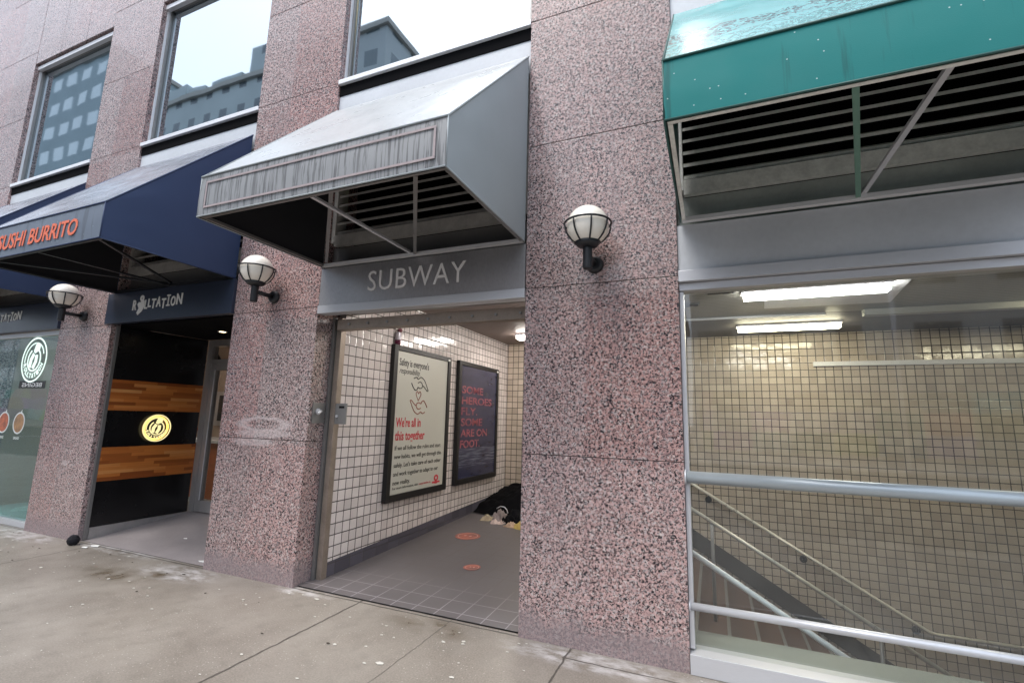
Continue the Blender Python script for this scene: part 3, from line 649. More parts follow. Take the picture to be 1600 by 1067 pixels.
# ---- SUBWAY sign
a, b = BAYS[2]
ss = thing('subway_sign', (a, 0, 2.46), 'brushed dark steel sign band reading SUBWAY over the tiled entrance', 'sign')
build('sign_band', MB().box(a + .006, b - .006, -.002, .06, 2.508, 2.868), simple('sign_steel', (0.50, 0.49, 0.50), 0.36, 0.7, 0.3, 1.1, 0.03, 60, stretch=(1, 1, .5)), ss)
build('lower_lip', MB().box(a + .004, b - .004, -.014, .10, 2.43, 2.505), M['steel'], ss, bevel=.003)
mb = MB(); add_text(mb, 'SUBWAY', (-2.845, -.004, 2.605), XP, ZP, 1.0, .185, -.004, .006, spacing=1.08); build('lettering', mb, M['pale_letter'], ss)
# ---- folding gate frame
gt = thing('security_gate', (a, .25, 0), 'worn steel gate posts and head track framing the subway entrance, with lock plates', 'gate')
build('post', MB().box(a + .004, a + .035, .20, .235, .012, 2.43), M['dark_steel'], gt); build('post', MB().box(a + .042, a + .10, .225, .29, .012, 2.43), M['rust_steel'], gt)
build('post', MB().box(b - .05, b - .004, .20, .26, .012, 2.29), M['rust_steel'], gt)
build('head_track', MB().box(a + .10, b - .004, .16, .25, 2.30, 2.40), M['rust_steel'], gt, bevel=.004)
for k in range(9): build('bolt', MB().tube([(a + .25 + k * .22, .16, 2.35), (a + .25 + k * .22, .145, 2.35)], .012, 8), M['dark_steel'], gt)
lp = build('lock_plate', MB().box(a + .001, a + .010, .04, .19, 1.41, 1.60), M['dark_steel'], gt, bevel=.002)
build('key_lever', MB().tube([(a + .010, .10, 1.52), (a + .05, .10, 1.52), (a + .055, .06, 1.50)], .013).tube([(a + .01, .10, 1.52), (a + .02, .10, 1.52)], .028), M['steel'], lp)
lp = build('lock_plate', MB().box(a + .102, a + .235, .226, .24, 1.405, 1.60), M['dark_steel'], gt, bevel=.002)
build('keyhole', MB().tube([(a + .13, .226, 1.48), (a + .13, .215, 1.48)], .013), M['steel'], lp)
build('slot', MB().box(a + .15, a + .21, .222, .226, 1.555, 1.575), M['black'], lp)

# ================================================================== AWNINGS
YF, ZB, ZV, ZT = -1.23, 2.885, 3.195, 4.54
def awning(x0, x1, mt, mv, ms, label, bar, word=None, stripe=False, seed=0, bars=(), yf=YF, zv=ZV, zb=ZB):
    a_ = thing('awning', ((x0 + x1) / 2, 0, zb), label, 'awning', 'awnings over the four bays')
    mb = MB()
    def slope(u, v):
        x = x0 + (x1 - x0) * u; y = -.005 + (yf + .005) * v; z = ZT + (zv - ZT) * v
        e = min(1, 6 * min(u, 1 - u, v + .02, 1 - v + .001))
        d = mnoise.noise(Vector((x * 1.5 + seed, v * 2.0, seed))) * .022 + mnoise.noise(Vector((x * 4 + v * 5, v * 2 - x * 2.5, seed + 3))) * .010
        fold = .012 * math.exp(-((v - .12 - .12 * u) * 16) ** 2) - .014 * math.exp(-((v - .2 - .10 * math.sin(u * 5 + seed)) * 14) ** 2)
        return (x, y, z + (d + fold) * e - .012 * math.sin(math.pi * v) * math.sin(math.pi * u))
    mb.grid(slope, 60, 40, 0)
    mb.grid(lambda u, v: (x0 + (x1 - x0) * u, yf - .006 * math.sin(math.pi * v) - .003 * mnoise.noise(Vector((u * 9, v * 2, seed))) * math.sin(math.pi * v), zv + (zb - zv) * v), 40, 8, 1)
    for x, sg in ((x0, -1), (x1, 1)):
        def side(u, v):
            top = ZT + (zv - ZT) * u; z = zb + (top - zb) * v; e = min(1, 5 * min(u + .02, 1 - u, v, 1 - v + .001))
            d = .5 * mnoise.noise(Vector((u * 2.2 + seed, v * 1.7, sg))) + .35 * mnoise.noise(Vector((u * 5 - v * 4, v * 1.5 + u * 2, seed))) 
            return (x + sg * (.004 + .016 * d) * max(e, 0), yf * u, z)
        mb.grid(side, 30, 24, 2)
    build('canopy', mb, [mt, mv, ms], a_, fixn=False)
    # lining a few mm inside so that the cloth has thickness
    e = .006; mb = MB()
    mb.face([(x0 + e, -.01, ZT - .03), (x1 - e, -.01, ZT - .03), (x1 - e, yf + e, zv - .03), (x0 + e, yf + e, zv - .03)])
    mb.face([(x0 + e, yf + .012, zv - .03), (x1 - e, yf + .012, zv - .03), (x1 - e, yf + .012, zb), (x0 + e, yf + .012, zb)])
    for x in (x0 + e, x1 - e): mb.face([(x, -.01, ZT - .03), (x, yf + .012, zv - .03), (x, yf + .012, zb), (x, -.01, zb)])
    build('lining', mb, M['under'] if bar != 'green' else M['green_side'], a_)
    pm = MB(); pr_ = .007
    pm.tube([(x0, yf - .003, zv), (x1, yf - .003, zv)], pr_, 8); pm.tube([(x0, yf - .003, zb), (x1, yf - .003, zb)], pr_ * .8, 8)
    for x in (x0, x1): pm.tube([(x, 0, ZT), (x, yf, zv)], pr_, 8); pm.tube([(x, yf, zv), (x, yf, zb)], pr_ * .7, 8); pm.tube([(x, yf, zb), (x, 0, zb)], pr_ * .8, 8)
    build('piping', pm, ms, a_)
    fm = {'green': M['louvre'], 'blue': M['lamp_black'], 'grey': M['dark_steel']}[bar]
    fr = MB(); w = .022
    fr.box(x0 + .012, x1 - .012, yf + .02, yf + .02 + w, zb + .002, zb + .002 + w)
    fr.box(x0 + .012, x0 + .012 + w, yf + .045, -.03, zb + .002, zb + .002 + w); fr.box(x1 - .012 - w, x1 - .012, yf + .045, -.03, zb + .002, zb + .002 + w)
    fr.box(x0 + .012, x1 - .012, yf + .02, yf + .02 + w, zv - .06, zv - .06 + w)
    for x in (x0 + .012, x1 - .012 - w): fr.bar((x + w / 2, -.03, ZT - .06), (x + w / 2, yf + .05, zv - .045), w, w)
    build('frame', fr, fm, a_)
    build('wall_rail', MB().box(x0 + .012, x1 - .012, -.026, .018, zb - .002, zb + .026), M['bright_alu'] if bar != 'blue' else fm, a_)
    for (pa, pb, kind) in bars:
        build('brace' if kind == 'b' else 'cross_bar', MB().bar(pa, pb, .026, .018), M['steel'] if kind == 'b' else (M['green_bar'] if bar == 'green' else fm), a_)
    if stripe:
        mb = MB(); s_ = .014; yy = yf - .012
        mb.box(x0 + .07, x1 - .07, yy, yy + .003, zb + .055, zb + .055 + s_); mb.box(x0 + .07, x1 - .07, yy, yy + .003, zv - .065, zv - .065 + s_)
        mb.box(x0 + .07, x0 + .07 + s_, yy, yy + .003, zb + .07, zv - .066); mb.box(x1 - .07 - s_, x1 - .07, yy, yy + .003, zb + .07, zv - .066)
        build('trim_stripe', mb, M['stripe'], a_)
    if word:
        mb = MB(); add_text(mb, word[0], (word[1], yf - .010, word[3]), XP, ZP, word[2] - word[1], word[4], .014, .003, base=True, shear=.12)
        build('lettering', mb, M['orange_letter'], a_)
    return a_
zb = ZB + .013
awning(-9.93, -7.815, M['blue_top'], M['blue_val'], M['blue_side'], 'navy awning over the far left shop window, mostly behind the next one', 'blue', seed=4)
awning(-6.69, -4.605, M['blue_top'], M['blue_val'], M['blue_side'], 'navy awning with orange SUSHI BURRITO lettering over the shop doorway', 'blue', ('SUSHI BURRITO', -6.27, -4.94, 2.955, .15), seed=9,
       bars=[((-5.65, YF + .05, zb), (-5.65, -.03, zb), 'c'), ((-4.75, YF + .06, zb + .02), (-5.62, -.03, zb + .02), 'd'), ((-6.55, YF + .06, zb + .02), (-5.68, -.03, zb + .02), 'd')])
awning(-3.405, -1.325, M['sub_top'], M['sub_val'], M['sub_side'], 'weathered grey awning with faded pink border over the SUBWAY sign', 'grey', stripe=True, seed=2,
       bars=[((-2.36, YF + .05, zb), (-2.40, -.03, zb + .02), 'b'), ((-1.56, YF + .05, zb), (-2.34, -.03, zb), 'c'), ((-2.2, YF + .05, zb + .022), (-3.33, -.04, zb + .022), 'c')])
awning(-0.155, 1.92, M['green_top'], M['green_val'], M['green_side'], 'teal green rain-spotted awning over the right-hand stair window', 'green', seed=6,
       bars=[((.60, YF + .05, zb), (.875, -.03, zb), 'c'), ((.92, YF + .05, zb + .02), (.905, -.03, zb + .02), 'b')])

# ================================================================== WALL LAMPS
def wall_lamp(x, label):
    L = thing('wall_lamp', (x, 0, 2.63), label, 'wall lamp', 'caged globe lamps on the pillars'); yc = -.235; zc = 2.845; r = .147
    mb = MB(); mb.lathe((x, yc, zc), [(.001, -r)] + [(r * math.cos(R(q)), r * math.sin(R(q))) for q in range(-80, 90, 8)] + [(.001, r)], 40); build('globe', mb, M['globe'], L)
    rc = .163; cg = MB()
    cg.tube([(x + rc * math.cos(R(q)), yc + rc * math.sin(R(q)), zc + .018) for q in range(0, 360, 10)], .0075, 8, closed=True)
    for k in range(8):
        an = R(22.5 + 45 * k); pts = [(x + rc * math.cos(R(e)) * math.cos(an), yc + rc * math.cos(R(e)) * math.sin(an), zc + .018 + (rc) * math.sin(R(e))) for e in (0, -12, -24, -36, -48, -60, -70)]
        cg.tube(pts, .006, 6)
    build('cage', cg, M['lamp_black'], L)
    mb = MB(); mb.lathe((x, yc, zc - .148), [(.001, .02), (.075, .034), (.092, .028), (.07, .004), (.034, -.008), (.001, -.01)], 28); build('saucer', mb, M['lamp_black'], L)
    mb = MB(); mb.lathe((x, yc, 2.535), [(.001, 0), (.031, 0), (.033, .01), (.033, .14), (.036, .165), (.001, .168)], 24); build('stem', mb, M['lamp_black'], L)
    build('arm', MB().tube([(x, yc + .02, 2.635), (x, -.03, 2.635)], .022, 16), M['lamp_black'], L)
    mb = MB(); mb.tube([(x, -.045, 2.635), (x, -.03, 2.635), (x, -.012, 2.635), (x, -.001, 2.635)], [.045, .058, .064, .064], 24); build('wall_plate', mb, M['lamp_black'], L)
    return L
l0 = wall_lamp(-.76, 'caged white globe lamp on the pillar between green awning and subway entrance')
dup(l0, (-4.0, 0, 2.63), 'caged white globe lamp on the pillar between black doorway and subway entrance')
dup(l0, (-7.29, 0, 2.63), 'caged white globe lamp on the pillar left of the black doorway')

# ================================================================== SUBWAY CORRIDOR AND STAIR HALL
WX = -3.335
tw = thing('tiled_wall', (WX, .3, 0), 'white square-tiled wall on the left of the subway entrance with grey skirting', 'wall')
mb = MB(); mb.box(WX - .08, WX, .292, 4.398, .0, 2.80); build('tile_field', mb, M['tile_side'], tw)
mb = MB(); mb.prism([(WX - .01, .295, fz(.3) - .01), (WX - .01, 4.396, fz(4.4) - .01), (WX - .01, 4.396, fz(4.4) + .13), (WX - .01, .295, fz(.3) + .13)], (.018, 0, 0)); build('skirting', mb, M['base_tile'], tw)
bw = thing('tiled_wall', (1.5, 4.4, 0), 'cream square-tiled back wall behind the stairs seen through the right-hand window', 'wall')
build('tile_field', MB().box(-3.42, 7.0, 4.402, 4.5, -2.4, 2.80), M['tile_back'], bw)
def nose(x): return .155 - .581 * (x + 1.05)
XB = 2.33; ZL = nose(XB)
mb = MB(); mb.prism([(-1.2, 4.385, .15), (-1.05, 4.385, .15), (XB, 4.385, ZL), (7, 4.385, ZL), (7, 4.385, ZL + .16), (XB + .1, 4.385, ZL + .16), (-1.0, 4.385, .38), (-1.2, 4.385, .38)], (0, .016, 0))
mb.box(-3.33, -1.2, 4.385, 4.401, .14, .29)
build('skirting', mb, M['skirt_dark'], bw)
st = thing('staircase', (-1.05, 2.5, .155), 'dark brown stairs going down behind the right-hand window', 'stairs')
ns = 12; run = (XB + 1.05) / ns; rise = (.155 - ZL) / ns; mb = MB(); md = MB()
for k in range(ns):
    x = -1.05 + run * k; z = .155 - rise * (k + 1)
    mb.box(x, x + run, .502, 4.384, ZL - .3, z)
    md.box(x - .02, x + .012, .504, 4.382, z + rise - .012, z + rise + .0035) if k else None
build('steps', mb, M['step'], st, bevel=.004); build('nosing', md, M['dark_steel'], st)
struct('stair_landing', MB().box(XB, 7, .502, 4.384, ZL - .3, ZL), M['step'])
# ledge inside the window and the wall under it
mb = MB(); mb.prism([(-1.05, .152, .0), (-.19, .152, .0), (3.0, .152, .0), (3.0, .50, .0), (-1.05, .50, .0)], (0, 0, .07)); mb.box(-1.05, 7, .40, .50, -2.4, -.002)
tag(build('stair_kerb', mb, M['concrete_in'], None, (1, .3, 0)), 'low grey concrete kerb along the inside of the stair window', 'kerb')
# handrails
def wallrail():
    y = 4.33; h = .90; g = thing('handrail', (0, y, 0), 'thin brass-coloured handrail fixed to the cream tiled wall above the stairs', 'handrail', 'stair handrails')
    pts = [(-1.2, y, nose(-1.2) + h), (XB - .02, y, ZL + h), (XB + .04, y, ZL + h - .01), (6, y, ZL + h - .01)]
    build('rail', MB().tube(pts, .022, 12), M['rail_steel'], g)
    for x in (-.1, 1.05, 2.2): build('bracket', MB().tube([(x, 4.39, nose(x) + h - .09), (x, 4.35, nose(x) + h - .09), (x, 4.33, nose(x) + h - .02)], .010, 8).tube([(x, 4.4, nose(x) + h - .09), (x, 4.385, nose(x) + h - .09)], .045, 14), M['skirt_dark'], g)
wallrail()
def midrail(y, label, x1, h=.90, posts=(-.05, 1.35), r=.02, m='rail_steel'):
    g = thing('handrail', (0, y, 0), label, 'handrail', 'stair handrails')
    build('rail', MB().tube([(-1.0, y, nose(-1.0) + h), (x1, y, nose(x1) + h)], r, 12), M[m], g)
    for x in posts: build('post', MB().tube([(x, y, nose(x) - .1), (x, y, nose(x) + h - .01)], .018, 10), M['dark_steel'], g)
midrail(2.35, 'middle handrail on slim dark posts running down the stairs', 2.3)
midrail(.64, 'bright steel handrail nearest the window running down the stairs', 1.6, posts=(), m='bright_alu')
# barrier tubes across the window opening
a, b = BAYS[3]
g = thing('barrier_rail', (a, .04, 1.145), 'thick grey round barrier tube across the stair window at waist height', 'barrier rail')
build('tube', MB().tube([(a + .012, .03, 1.155), (b - .012, .03, 1.155)], .039, 24), M['rail_tube'], g); build('flange', MB().tube([(a + .001, .03, 1.155), (a + .012, .03, 1.155)], .05, 24).tube([(b - .012, .03, 1.155), (b - .001, .03, 1.155)], .05, 24), M['steel'], g)
g = thing('barrier_rail', (a, .04, .37), 'thinner steel tube across the stair window near its foot', 'barrier rail')
build('tube', MB().tube([(a + .012, .045, .372), (b - .012, .045, .372)], .023, 20), M['steel'], g); build('flange', MB().tube([(a + .001, .045, .372), (a + .012, .045, .372)], .034, 24).tube([(b - .012, .045, .372), (b - .001, .045, .372)], .034, 24), M['steel'], g)
# ceilings
struct('corridor_ceiling', MB().box(-3.42, -.75, .30, 4.5, 2.802, 2.87), M['ceil_brown'])
struct('stairwell_ceiling', MB().box(-.75, 7, .30, 3.0, 2.803, 2.87), M['ceil_slat'])
mb = MB(); mb.box(-.75, 7, 3.0, 4.5, 2.80, 2.86); struct('rear_ceiling', mb, M['ceil_dark'])
tag(build('ceiling_beam', MB().box(1.6, 7, 2.9, 3.0, 2.73, 2.798), M['ceil_slat'], None, (4, 3, 2.62)), 'pale shallow beam across the ceiling at the right of the stair hall', 'beam')
# walls closing the hall
struct('hall_side_wall', MB().box(7, 7.1, .2, 4.5, -2.4, 2.87), M['ceil_dark'])
mb = MB(); mb.box(3.07, 7.0, .1, .5, -.2, 2.87); struct('hall_front_wall', mb, M['ceil_dark'])
# ceiling furniture
def tube_light(x0, x1, y, label, m='tube', w=.10, z=2.80):
    g = thing('ceiling_light', ((x0 + x1) / 2, y, z), label, 'ceiling light', 'fluorescent ceiling lights')
    build('housing', MB().box(x0 - .02, x1 + .02, y - w / 2 - .015, y + w / 2 + .015, z - .03, z - .001), M['ceiling_panel'], g)
    build('diffuser', MB().box(x0, x1, y - w / 2, y + w / 2, z - .085, z - .031), M[m], g)
tube_light(.33, 1.50, 1.74, 'long bright white tube light set in the pale ceiling panel', 'tube', .13)
tube_light(.36, 1.50, 3.55, 'yellow tube light deeper in the stair hall behind the soffit edge', 'tube_y', .12)
tube_light(-2.75, -1.55, 3.42, 'tube light on the corridor ceiling near the tiled corner', 'tube', .14)
tube_light(-2.75, -1.4, 1.1, 'tube light on the corridor ceiling just inside the entrance', 'tube_soft', .10)
tube_light(3.2, 4.6, 2.2, 'tube light at the far right of the stair hall ceiling', 'tube_y', .13)
tag(build('ceiling_tile', MB().prism([(.48, 1.25, 2.785), (1.60, 1.25, 2.785), (1.74, 2.56, 2.785), (.58, 2.52, 2.785)], (0, 0, .012)), M['ceiling_panel'], None, (1.1, 1.9, 2.79)), 'large pale flat panel on the slatted ceiling around the white tube light', 'ceiling panel')
for (x, y, lb) in ((-.22, 1.35, 'small dark slot vent in the ceiling nearest the pillar and the glass'), (.12, 1.68, 'small dark slot vent just left of the white tube light'), (-.22, 2.15, 'small dark slot vent in the ceiling farther back beside the pillar')):
    g = thing('ceiling_vent', (x, y, 2.80), lb, 'vent', 'slot vents in the ceiling'); mb = MB(); mb.box(x - .14, x + .14, y - .06, y + .06, 2.788, 2.80); build('frame', mb, M['dark_steel'], g)
    mb = MB(); [mb.box(x - .12, x + .12, y - .045 + q * .024, y - .035 + q * .024, 2.782, 2.787) for q in range(4)]; build('slat', mb, M['black'], g)
tag(build('soffit_strip', MB().tube([(-.7, 2.93, 2.79), (1.25, 3.0, 2.79)], .016, 10), M['bright_alu'], None, (.3, 3, 2.8)), 'thin bright pipe along the step in the stair hall ceiling', 'pipe')
tag(build('wall_conduit', MB().box(1.33, 6.5, 4.36, 4.40, 2.33, 2.39), M['ceiling_panel'], None, (3, 4.38, 2.36)), 'long white conduit running level across the cream tiles', 'conduit')

# ================================================================== POSTERS
def poster(y0, y1, z0, z1, label, face, name='poster'):
    g = thing(name, (WX, (y0 + y1) / 2, z0), label, 'poster', 'framed posters on the tiled wall'); w = .075; X = WX + .055
    fr = MB(); fr.box(WX + .001, X, y0, y0 + w, z0, z1); fr.box(WX + .001, X, y1 - w, y1, z0, z1); fr.box(WX + .001, X, y0 + w, y1 - w, z0, z0 + w); fr.box(WX + .001, X, y0 + w, y1 - w, z1 - w * .8, z1)
    build('frame', fr, M['poster_frame'], g, bevel=.004)
    build('sheet', MB().box(WX + .002, WX + .040, y0 + w, y1 - w, z0 + w, z1 - w * .8), face, g)
    build('corner_clip', MB().box(X, X + .003, y1 - .09, y1 - .04, z1 - .055, z1 - .03), M['white'], g)
    return g
p1 = poster(1.04, 2.32, .56, 2.30, 'cream framed safety poster with two line-drawn hands and red heading', M['paper'])
PX = WX + .0405
mb = MB()
add_text(mb, "Safety is everyone's", (PX, 1.16, 2.075), YP, ZP, .62, .085, .012, .0015, base=True)
add_text(mb, 'responsibility.', (PX, 1.17, 1.985), YP, ZP, .42, .07, .0, .0015, base=True, shear=.4)
for k, ln_ in enumerate(('If we all follow the rules and start', 'new habits, we will get through this', "safely. Let's take care of each other", 'and work together to adapt to our', 'new reality.')):
    add_text(mb, ln_, (PX, 1.17, 1.115 - k * .095), YP, ZP, (.98, 1.0, 1.0, .94, .33)[k], .050, .004, .0015, base=True)
add_text(mb, 'For more information, visit', (PX, 1.17, .685), YP, ZP, .50, .028, .0, .0015, base=True)
build('body_text', mb, M['ink'], p1)
mb = MB(); add_text(mb, "We're all in", (PX, 1.16, 1.375), YP, ZP, .50, .105, .02, .0015, base=True); add_text(mb, 'this together', (PX, 1.16, 1.225), YP, ZP, .60, .105, .02, .0015, base=True)
add_text(mb, 'ourpromise.ca', (PX, 1.69, .685), YP, ZP, .26, .028, .0, .0015, base=True)
disc(mb, (PX, 2.08, .73), YP, ZP, .018, .040, .0015, seg=20, sx=1.3); mb.box(PX, PX + .0015, 1.99, 2.17, .668, .69); mb.prism([(PX, 2.05, .66), (PX, 2.11, .66), (PX, 2.08, .71)], (.0016, 0, 0))
build('heading', mb, M['red_letter'], p1)
def sm(pts, n=6):        # Catmull-Rom smoothing of a drawn line
    out = []; P = [Vector(q) for q in pts]; P = [P[0]] + P + [P[-1]]
    for i in range(1, len(P) - 2):
        for k in range(n):
            t_ = k / n; a_, b_, c_, d_ = P[i - 1], P[i], P[i + 1], P[i + 2]
            out.append(tuple(.5 * ((2 * b_) + (c_ - a_) * t_ + (2 * a_ - 5 * b_ + 4 * c_ - d_) * t_ ** 2 + (3 * b_ - a_ - 3 * c_ + d_) * t_ ** 3)))
    return out + [tuple(P[-2])]
def hand(mb, o, fl, s_=1.0):
    A = sm([(-.20, .02), (-.15, -.05), (-.10, -.10), (-.02, -.13), (.05, -.10), (.10, -.12), (.16, -.10)])
    B = sm([(-.20, .02), (-.22, .05), (-.19, .055), (-.12, .01), (-.07, -.01), (-.05, .02), (0, .03), (.05, .02), (.07, .05), (.12, .06), (.18, .01), (.21, -.03)])
    C_ = sm([(-.07, -.01), (-.04, -.05), (0, -.06), (.05, -.045)])
    for L_ in (A, B, C_): stroke(mb, [(fl * a_ * s_, fl * b_ * s_) for a_, b_ in L_], o, YP, ZP, .012, .0015)
mb = MB(); hand(mb, (PX, 1.60, 1.86), -1, .85); build('upper_hand', mb, M['ink'], p1)
mb = MB(); hand(mb, (PX, 1.60, 1.635), 1, .85)
stroke(mb, sm([(0, -.06), (-.045, 0), (-.05, .03), (-.025, .05), (0, .025), (.025, .05), (.05, .03), (.045, 0), (0, -.06)]), (PX, 1.58, 1.745), YP, ZP, .011, .0015)
build('lower_hand', mb, M['ink_brown'], p1)
t = NT('night_scene_print'); p = t.pos(); z_ = t.sep(p)[2]
n_ = t.noise(t.scaled(p, (1, 1, 5)), 2.5, 5, 0.6)
c = t.mix(n_, (0.010, 0.010, 0.030), (0.060, 0.065, 0.12))
lo = t.math('LESS_THAN', t.math('ABSOLUTE', t.math('SUBTRACT', z_, .93)), .13)
c = t.mix(t.math('MULTIPLY', lo, t.ramp(t.noise(t.scaled(p, (1, 1, 14)), 3, 4), [(.45, 0.0), (.7, 1.0)])), c, (0.16, 0.18, 0.24))
M['night'] = t.done(t.pr(c, 0.25, 0))
p2 = poster(2.56, 3.92, .57, 2.30, 'dark navy framed poster with faded red capital lettering', M['night'])
mb = MB()
for k, (ln_, wd) in enumerate((('SOME', .68), ('HEROES', 1.0), ('FLY.', .50), ('SOME', .68), ('ARE ON', .86), ('FOOT.', .62))):
    add_text(mb, ln_, (PX, 2.68, 1.845 - k * .155), YP, ZP, wd, .108, .022, .0015, base=True)
t = NT('faded_red_print'); p = t.pos(); M['faded_red'] = t.done(t.pr(t.mix(t.ramp(t.noise(p, 22, 3), [(.4, 0.0), (.6, 1.0)]), (0.40, 0.09, 0.11), (0.13, 0.03, 0.055)), .3))
build('lettering', mb, M['faded_red'], p2)

# drinks can left on the poster frame
cn = thing('drinks_can', (WX + .03, 1.11, 2.30), 'white and maroon crumpled drinks can standing on the cream poster', 'can')
c0 = (WX + .035, 1.11, 2.30)
mb = MB(); mb.lathe(c0, [(.001, .0), (.026, .0), (.033, .012), (.033, .055)], 20); build('can_foot', mb, simple('can_maroon', (.12, .015, .05), .3, .4), cn)
mb = MB(); mb.lathe(c0, [(.033, .055), (.034, .06), (.032, .12), (.026, .14), (.025, .146), (.001, .144)], 20); build('can_body', mb, simple('can_white', (.55, .52, .58), .3, .4, .5, 40), cn)
mb = MB(); mb.lathe((c0[0] + .008, c0[1] + .014, c0[2] + .145), [(.001, 0), (.024, .006), (.028, .024), (.02, .045), (.001, .05)], 14); build('crumpled_top', mb, simple('can_wrap', (.16, .035, .05), .5, 0, .5, 40), cn)

# floor stickers
for (x, y, r, lb) in ((-2.80, 2.07, .155, 'larger worn orange round floor sticker nearer the tiled wall'), (-2.24, 1.10, .085, 'smaller worn orange round floor sticker nearer the street')):
    g = thing('floor_sticker', (x, y, fz(y)), lb, 'floor sticker', 'round orange stickers on the corridor floor')
    sl = math.atan(.145 / 4.35); up_ = (0, math.cos(sl), math.sin(sl))
    mb = MB(); disc(mb, (x, y, fz(y) + .002), XP, up_, 0, r, .001, seg=40)
    t = NT('worn_orange_print'); p = t.pos(); M['sticker'] = t.done(t.pr(t.mix(t.ramp(t.noise(p, 9, 5), [(.4, 0.0), (.7, 1.0)]), (0.42, 0.13, 0.09), (0.22, 0.10, 0.085)), .5))
    build('disc', mb, M['sticker'], g)
    mb = MB(); disc(mb, (x, y, fz(y) + .0032), XP, up_, r * .74, r * .80, .0008, seg=32)
    for q in (-.22, .22):
        disc(mb, (x + q * r, y, fz(y) + .0032), XP, up_, 0, r * .14, .0008, seg=14, sx=.8)
    build('print', mb, simple('sticker_print', (.55, .30, .26), .5), g)

# ---- black blanket heaped in the corner, and the clothes in front of it
def heap(u, v):
    x = -3.32 + 1.75 * u; y = 3.28 + 1.09 * v
    fx = min(1, (1 - u) * 3.0); prof = (v ** .9) * (.18 + .25 * min(1, u * 2.0))
    prof += .07 * math.exp(-((v - .42) * 4) ** 2 - ((u - .35) * 3.5) ** 2)
    edge = min(1, v * 6) * fx
    h = prof * edge + (.05 * mnoise.noise(Vector((x * 3.2, y * 3.5, 1))) + .05 * (.35 - abs(mnoise.noise(Vector((x * 6 + y * 3, y * 5, 4))))) + .03 * (.3 - abs(mnoise.noise(Vector((x * 12, y * 9 - x * 5, 7)))))) * edge
    y2 = y - .16 * math.sin(u * 5.0 + .4) * (1 - v)
    return (x, y2, fz(y) + .012 + max(h, 0))
mb = MB().grid(heap, 70, 50)
tag(build('blanket', mb, simple('black_blanket_wool', (.004, .004, .005), .95, 0, .3, 30, .5, 120, spec=0.08), None, (-2.5, 3.8, .13), fixn=False), 'black blanket heaped against the tiled corner at the end of the corridor', 'blanket')
def rag(name, c_, s_, col, label, cat, seed, group=None):
    mb = MB(); cx, cy = c_[0], c_[1]; ca, sa = math.cos(seed), math.sin(seed)
    def f(u, v):
        an = 2 * math.pi * u; out = 1 + .38 * mnoise.noise(Vector((math.cos(an) * 1.3 + seed, math.sin(an) * 1.3, seed))) + .12 * mnoise.noise(Vector((math.cos(an) * 4, math.sin(an) * 4, seed)))
        r = v * out; px, py = r * math.cos(an) * s_[0] * 1.25, r * math.sin(an) * s_[1] * 1.35
        fold = abs(mnoise.noise(Vector((px * 14 + seed * 3, py * 5, seed)))) + .5 * abs(mnoise.noise(Vector((px * 9, py * 26 + seed, 2))))
        h = s_[2] * 1.15 * (1 - v ** 1.3) * (.55 + .9 * mnoise.noise(Vector((px * 6, py * 6, seed * 2)))) + s_[2] * 1.5 * (.32 - fold) * min(1, (1 - v) * 6)
        h = max(h, 0) + .010 * (1 - v)
        x = cx + px * ca - py * sa; y = cy + px * sa + py * ca
        return (x, y, fz(y) + .003 + h)
    mb.grid(f, 90, 26)
    return tag(build(name, mb, simple(name + '_cloth', col, .9, 0, .35, 14, .5, 140, spec=.15), None, (cx, cy, fz(cy)), fixn=False), label, cat, group)
rag('shirt', (-2.95, 2.92, 0), (.09, .06, .055), (.42, .35, .25), 'small cream rag at the left end of the clothes pile', 'clothing', 1.1)
rag('jacket', (-2.78, 3.02, 0), (.13, .09, .11), (.30, .25, .24), 'crumpled taupe garment on top of the clothes pile', 'clothing', 2.3)
rag('scarf', (-2.72, 2.80, 0), (.09, .06, .05), (.60, .48, .44), 'pale pink rag in the middle front of the clothes pile', 'clothing', 0.4)
rag('trousers', (-2.55, 2.92, 0), (.15, .12, .13), (.008, .008, .010), 'black garment behind the pale and yellow rags', 'clothing', 4.2)
rag('sock', (-2.50, 2.70, 0), (.08, .055, .055), (.50, .36, .26), 'peach rag between the pink and yellow rags', 'clothing', 3.1)
rag('towel', (-2.36, 2.72, 0), (.10, .07, .055), (.50, .38, .13), 'mustard yellow rag at the right end beside the pillar', 'clothing', 5.0)
# strap loop
tag(build('bag_strap', MB().tube([(-2.78, 2.86, .28), (-2.72, 2.85, .315), (-2.66, 2.85, .31), (-2.62, 2.84, .28), (-2.60, 2.83, .24)], .006, 8), M['ceiling_panel'], None, (-2.7, 2.85, .2)), 'thin pale grey strap arching over the clothes pile', 'strap')

# ---- small black bundle at the doorway corner
mb = MB()
def ball(u, v):
    th = 2 * math.pi * u; ph = math.pi * (v - .5); d = Vector((math.cos(th) * math.cos(ph), math.sin(th) * math.cos(ph), math.sin(ph)))
    k = .054 * (1 + .10 * mnoise.noise(d * 2.5) + .10 * abs(mnoise.noise(d * 6)) + .05 * mnoise.noise(d * 14)); return (-6.57 + d.x * k, -.09 + d.y * k, .050 + d.z * k)
mb.grid(ball, 64, 32)
tag(build('bundle', mb, simple('bundle_cloth', (.006, .006, .010), .9, 0, .5, 60, .6, 200), None, (-6.57, -.09, 0)), 'round black crumpled bundle on the pavement at the corner of the shop doorway', 'bundle')
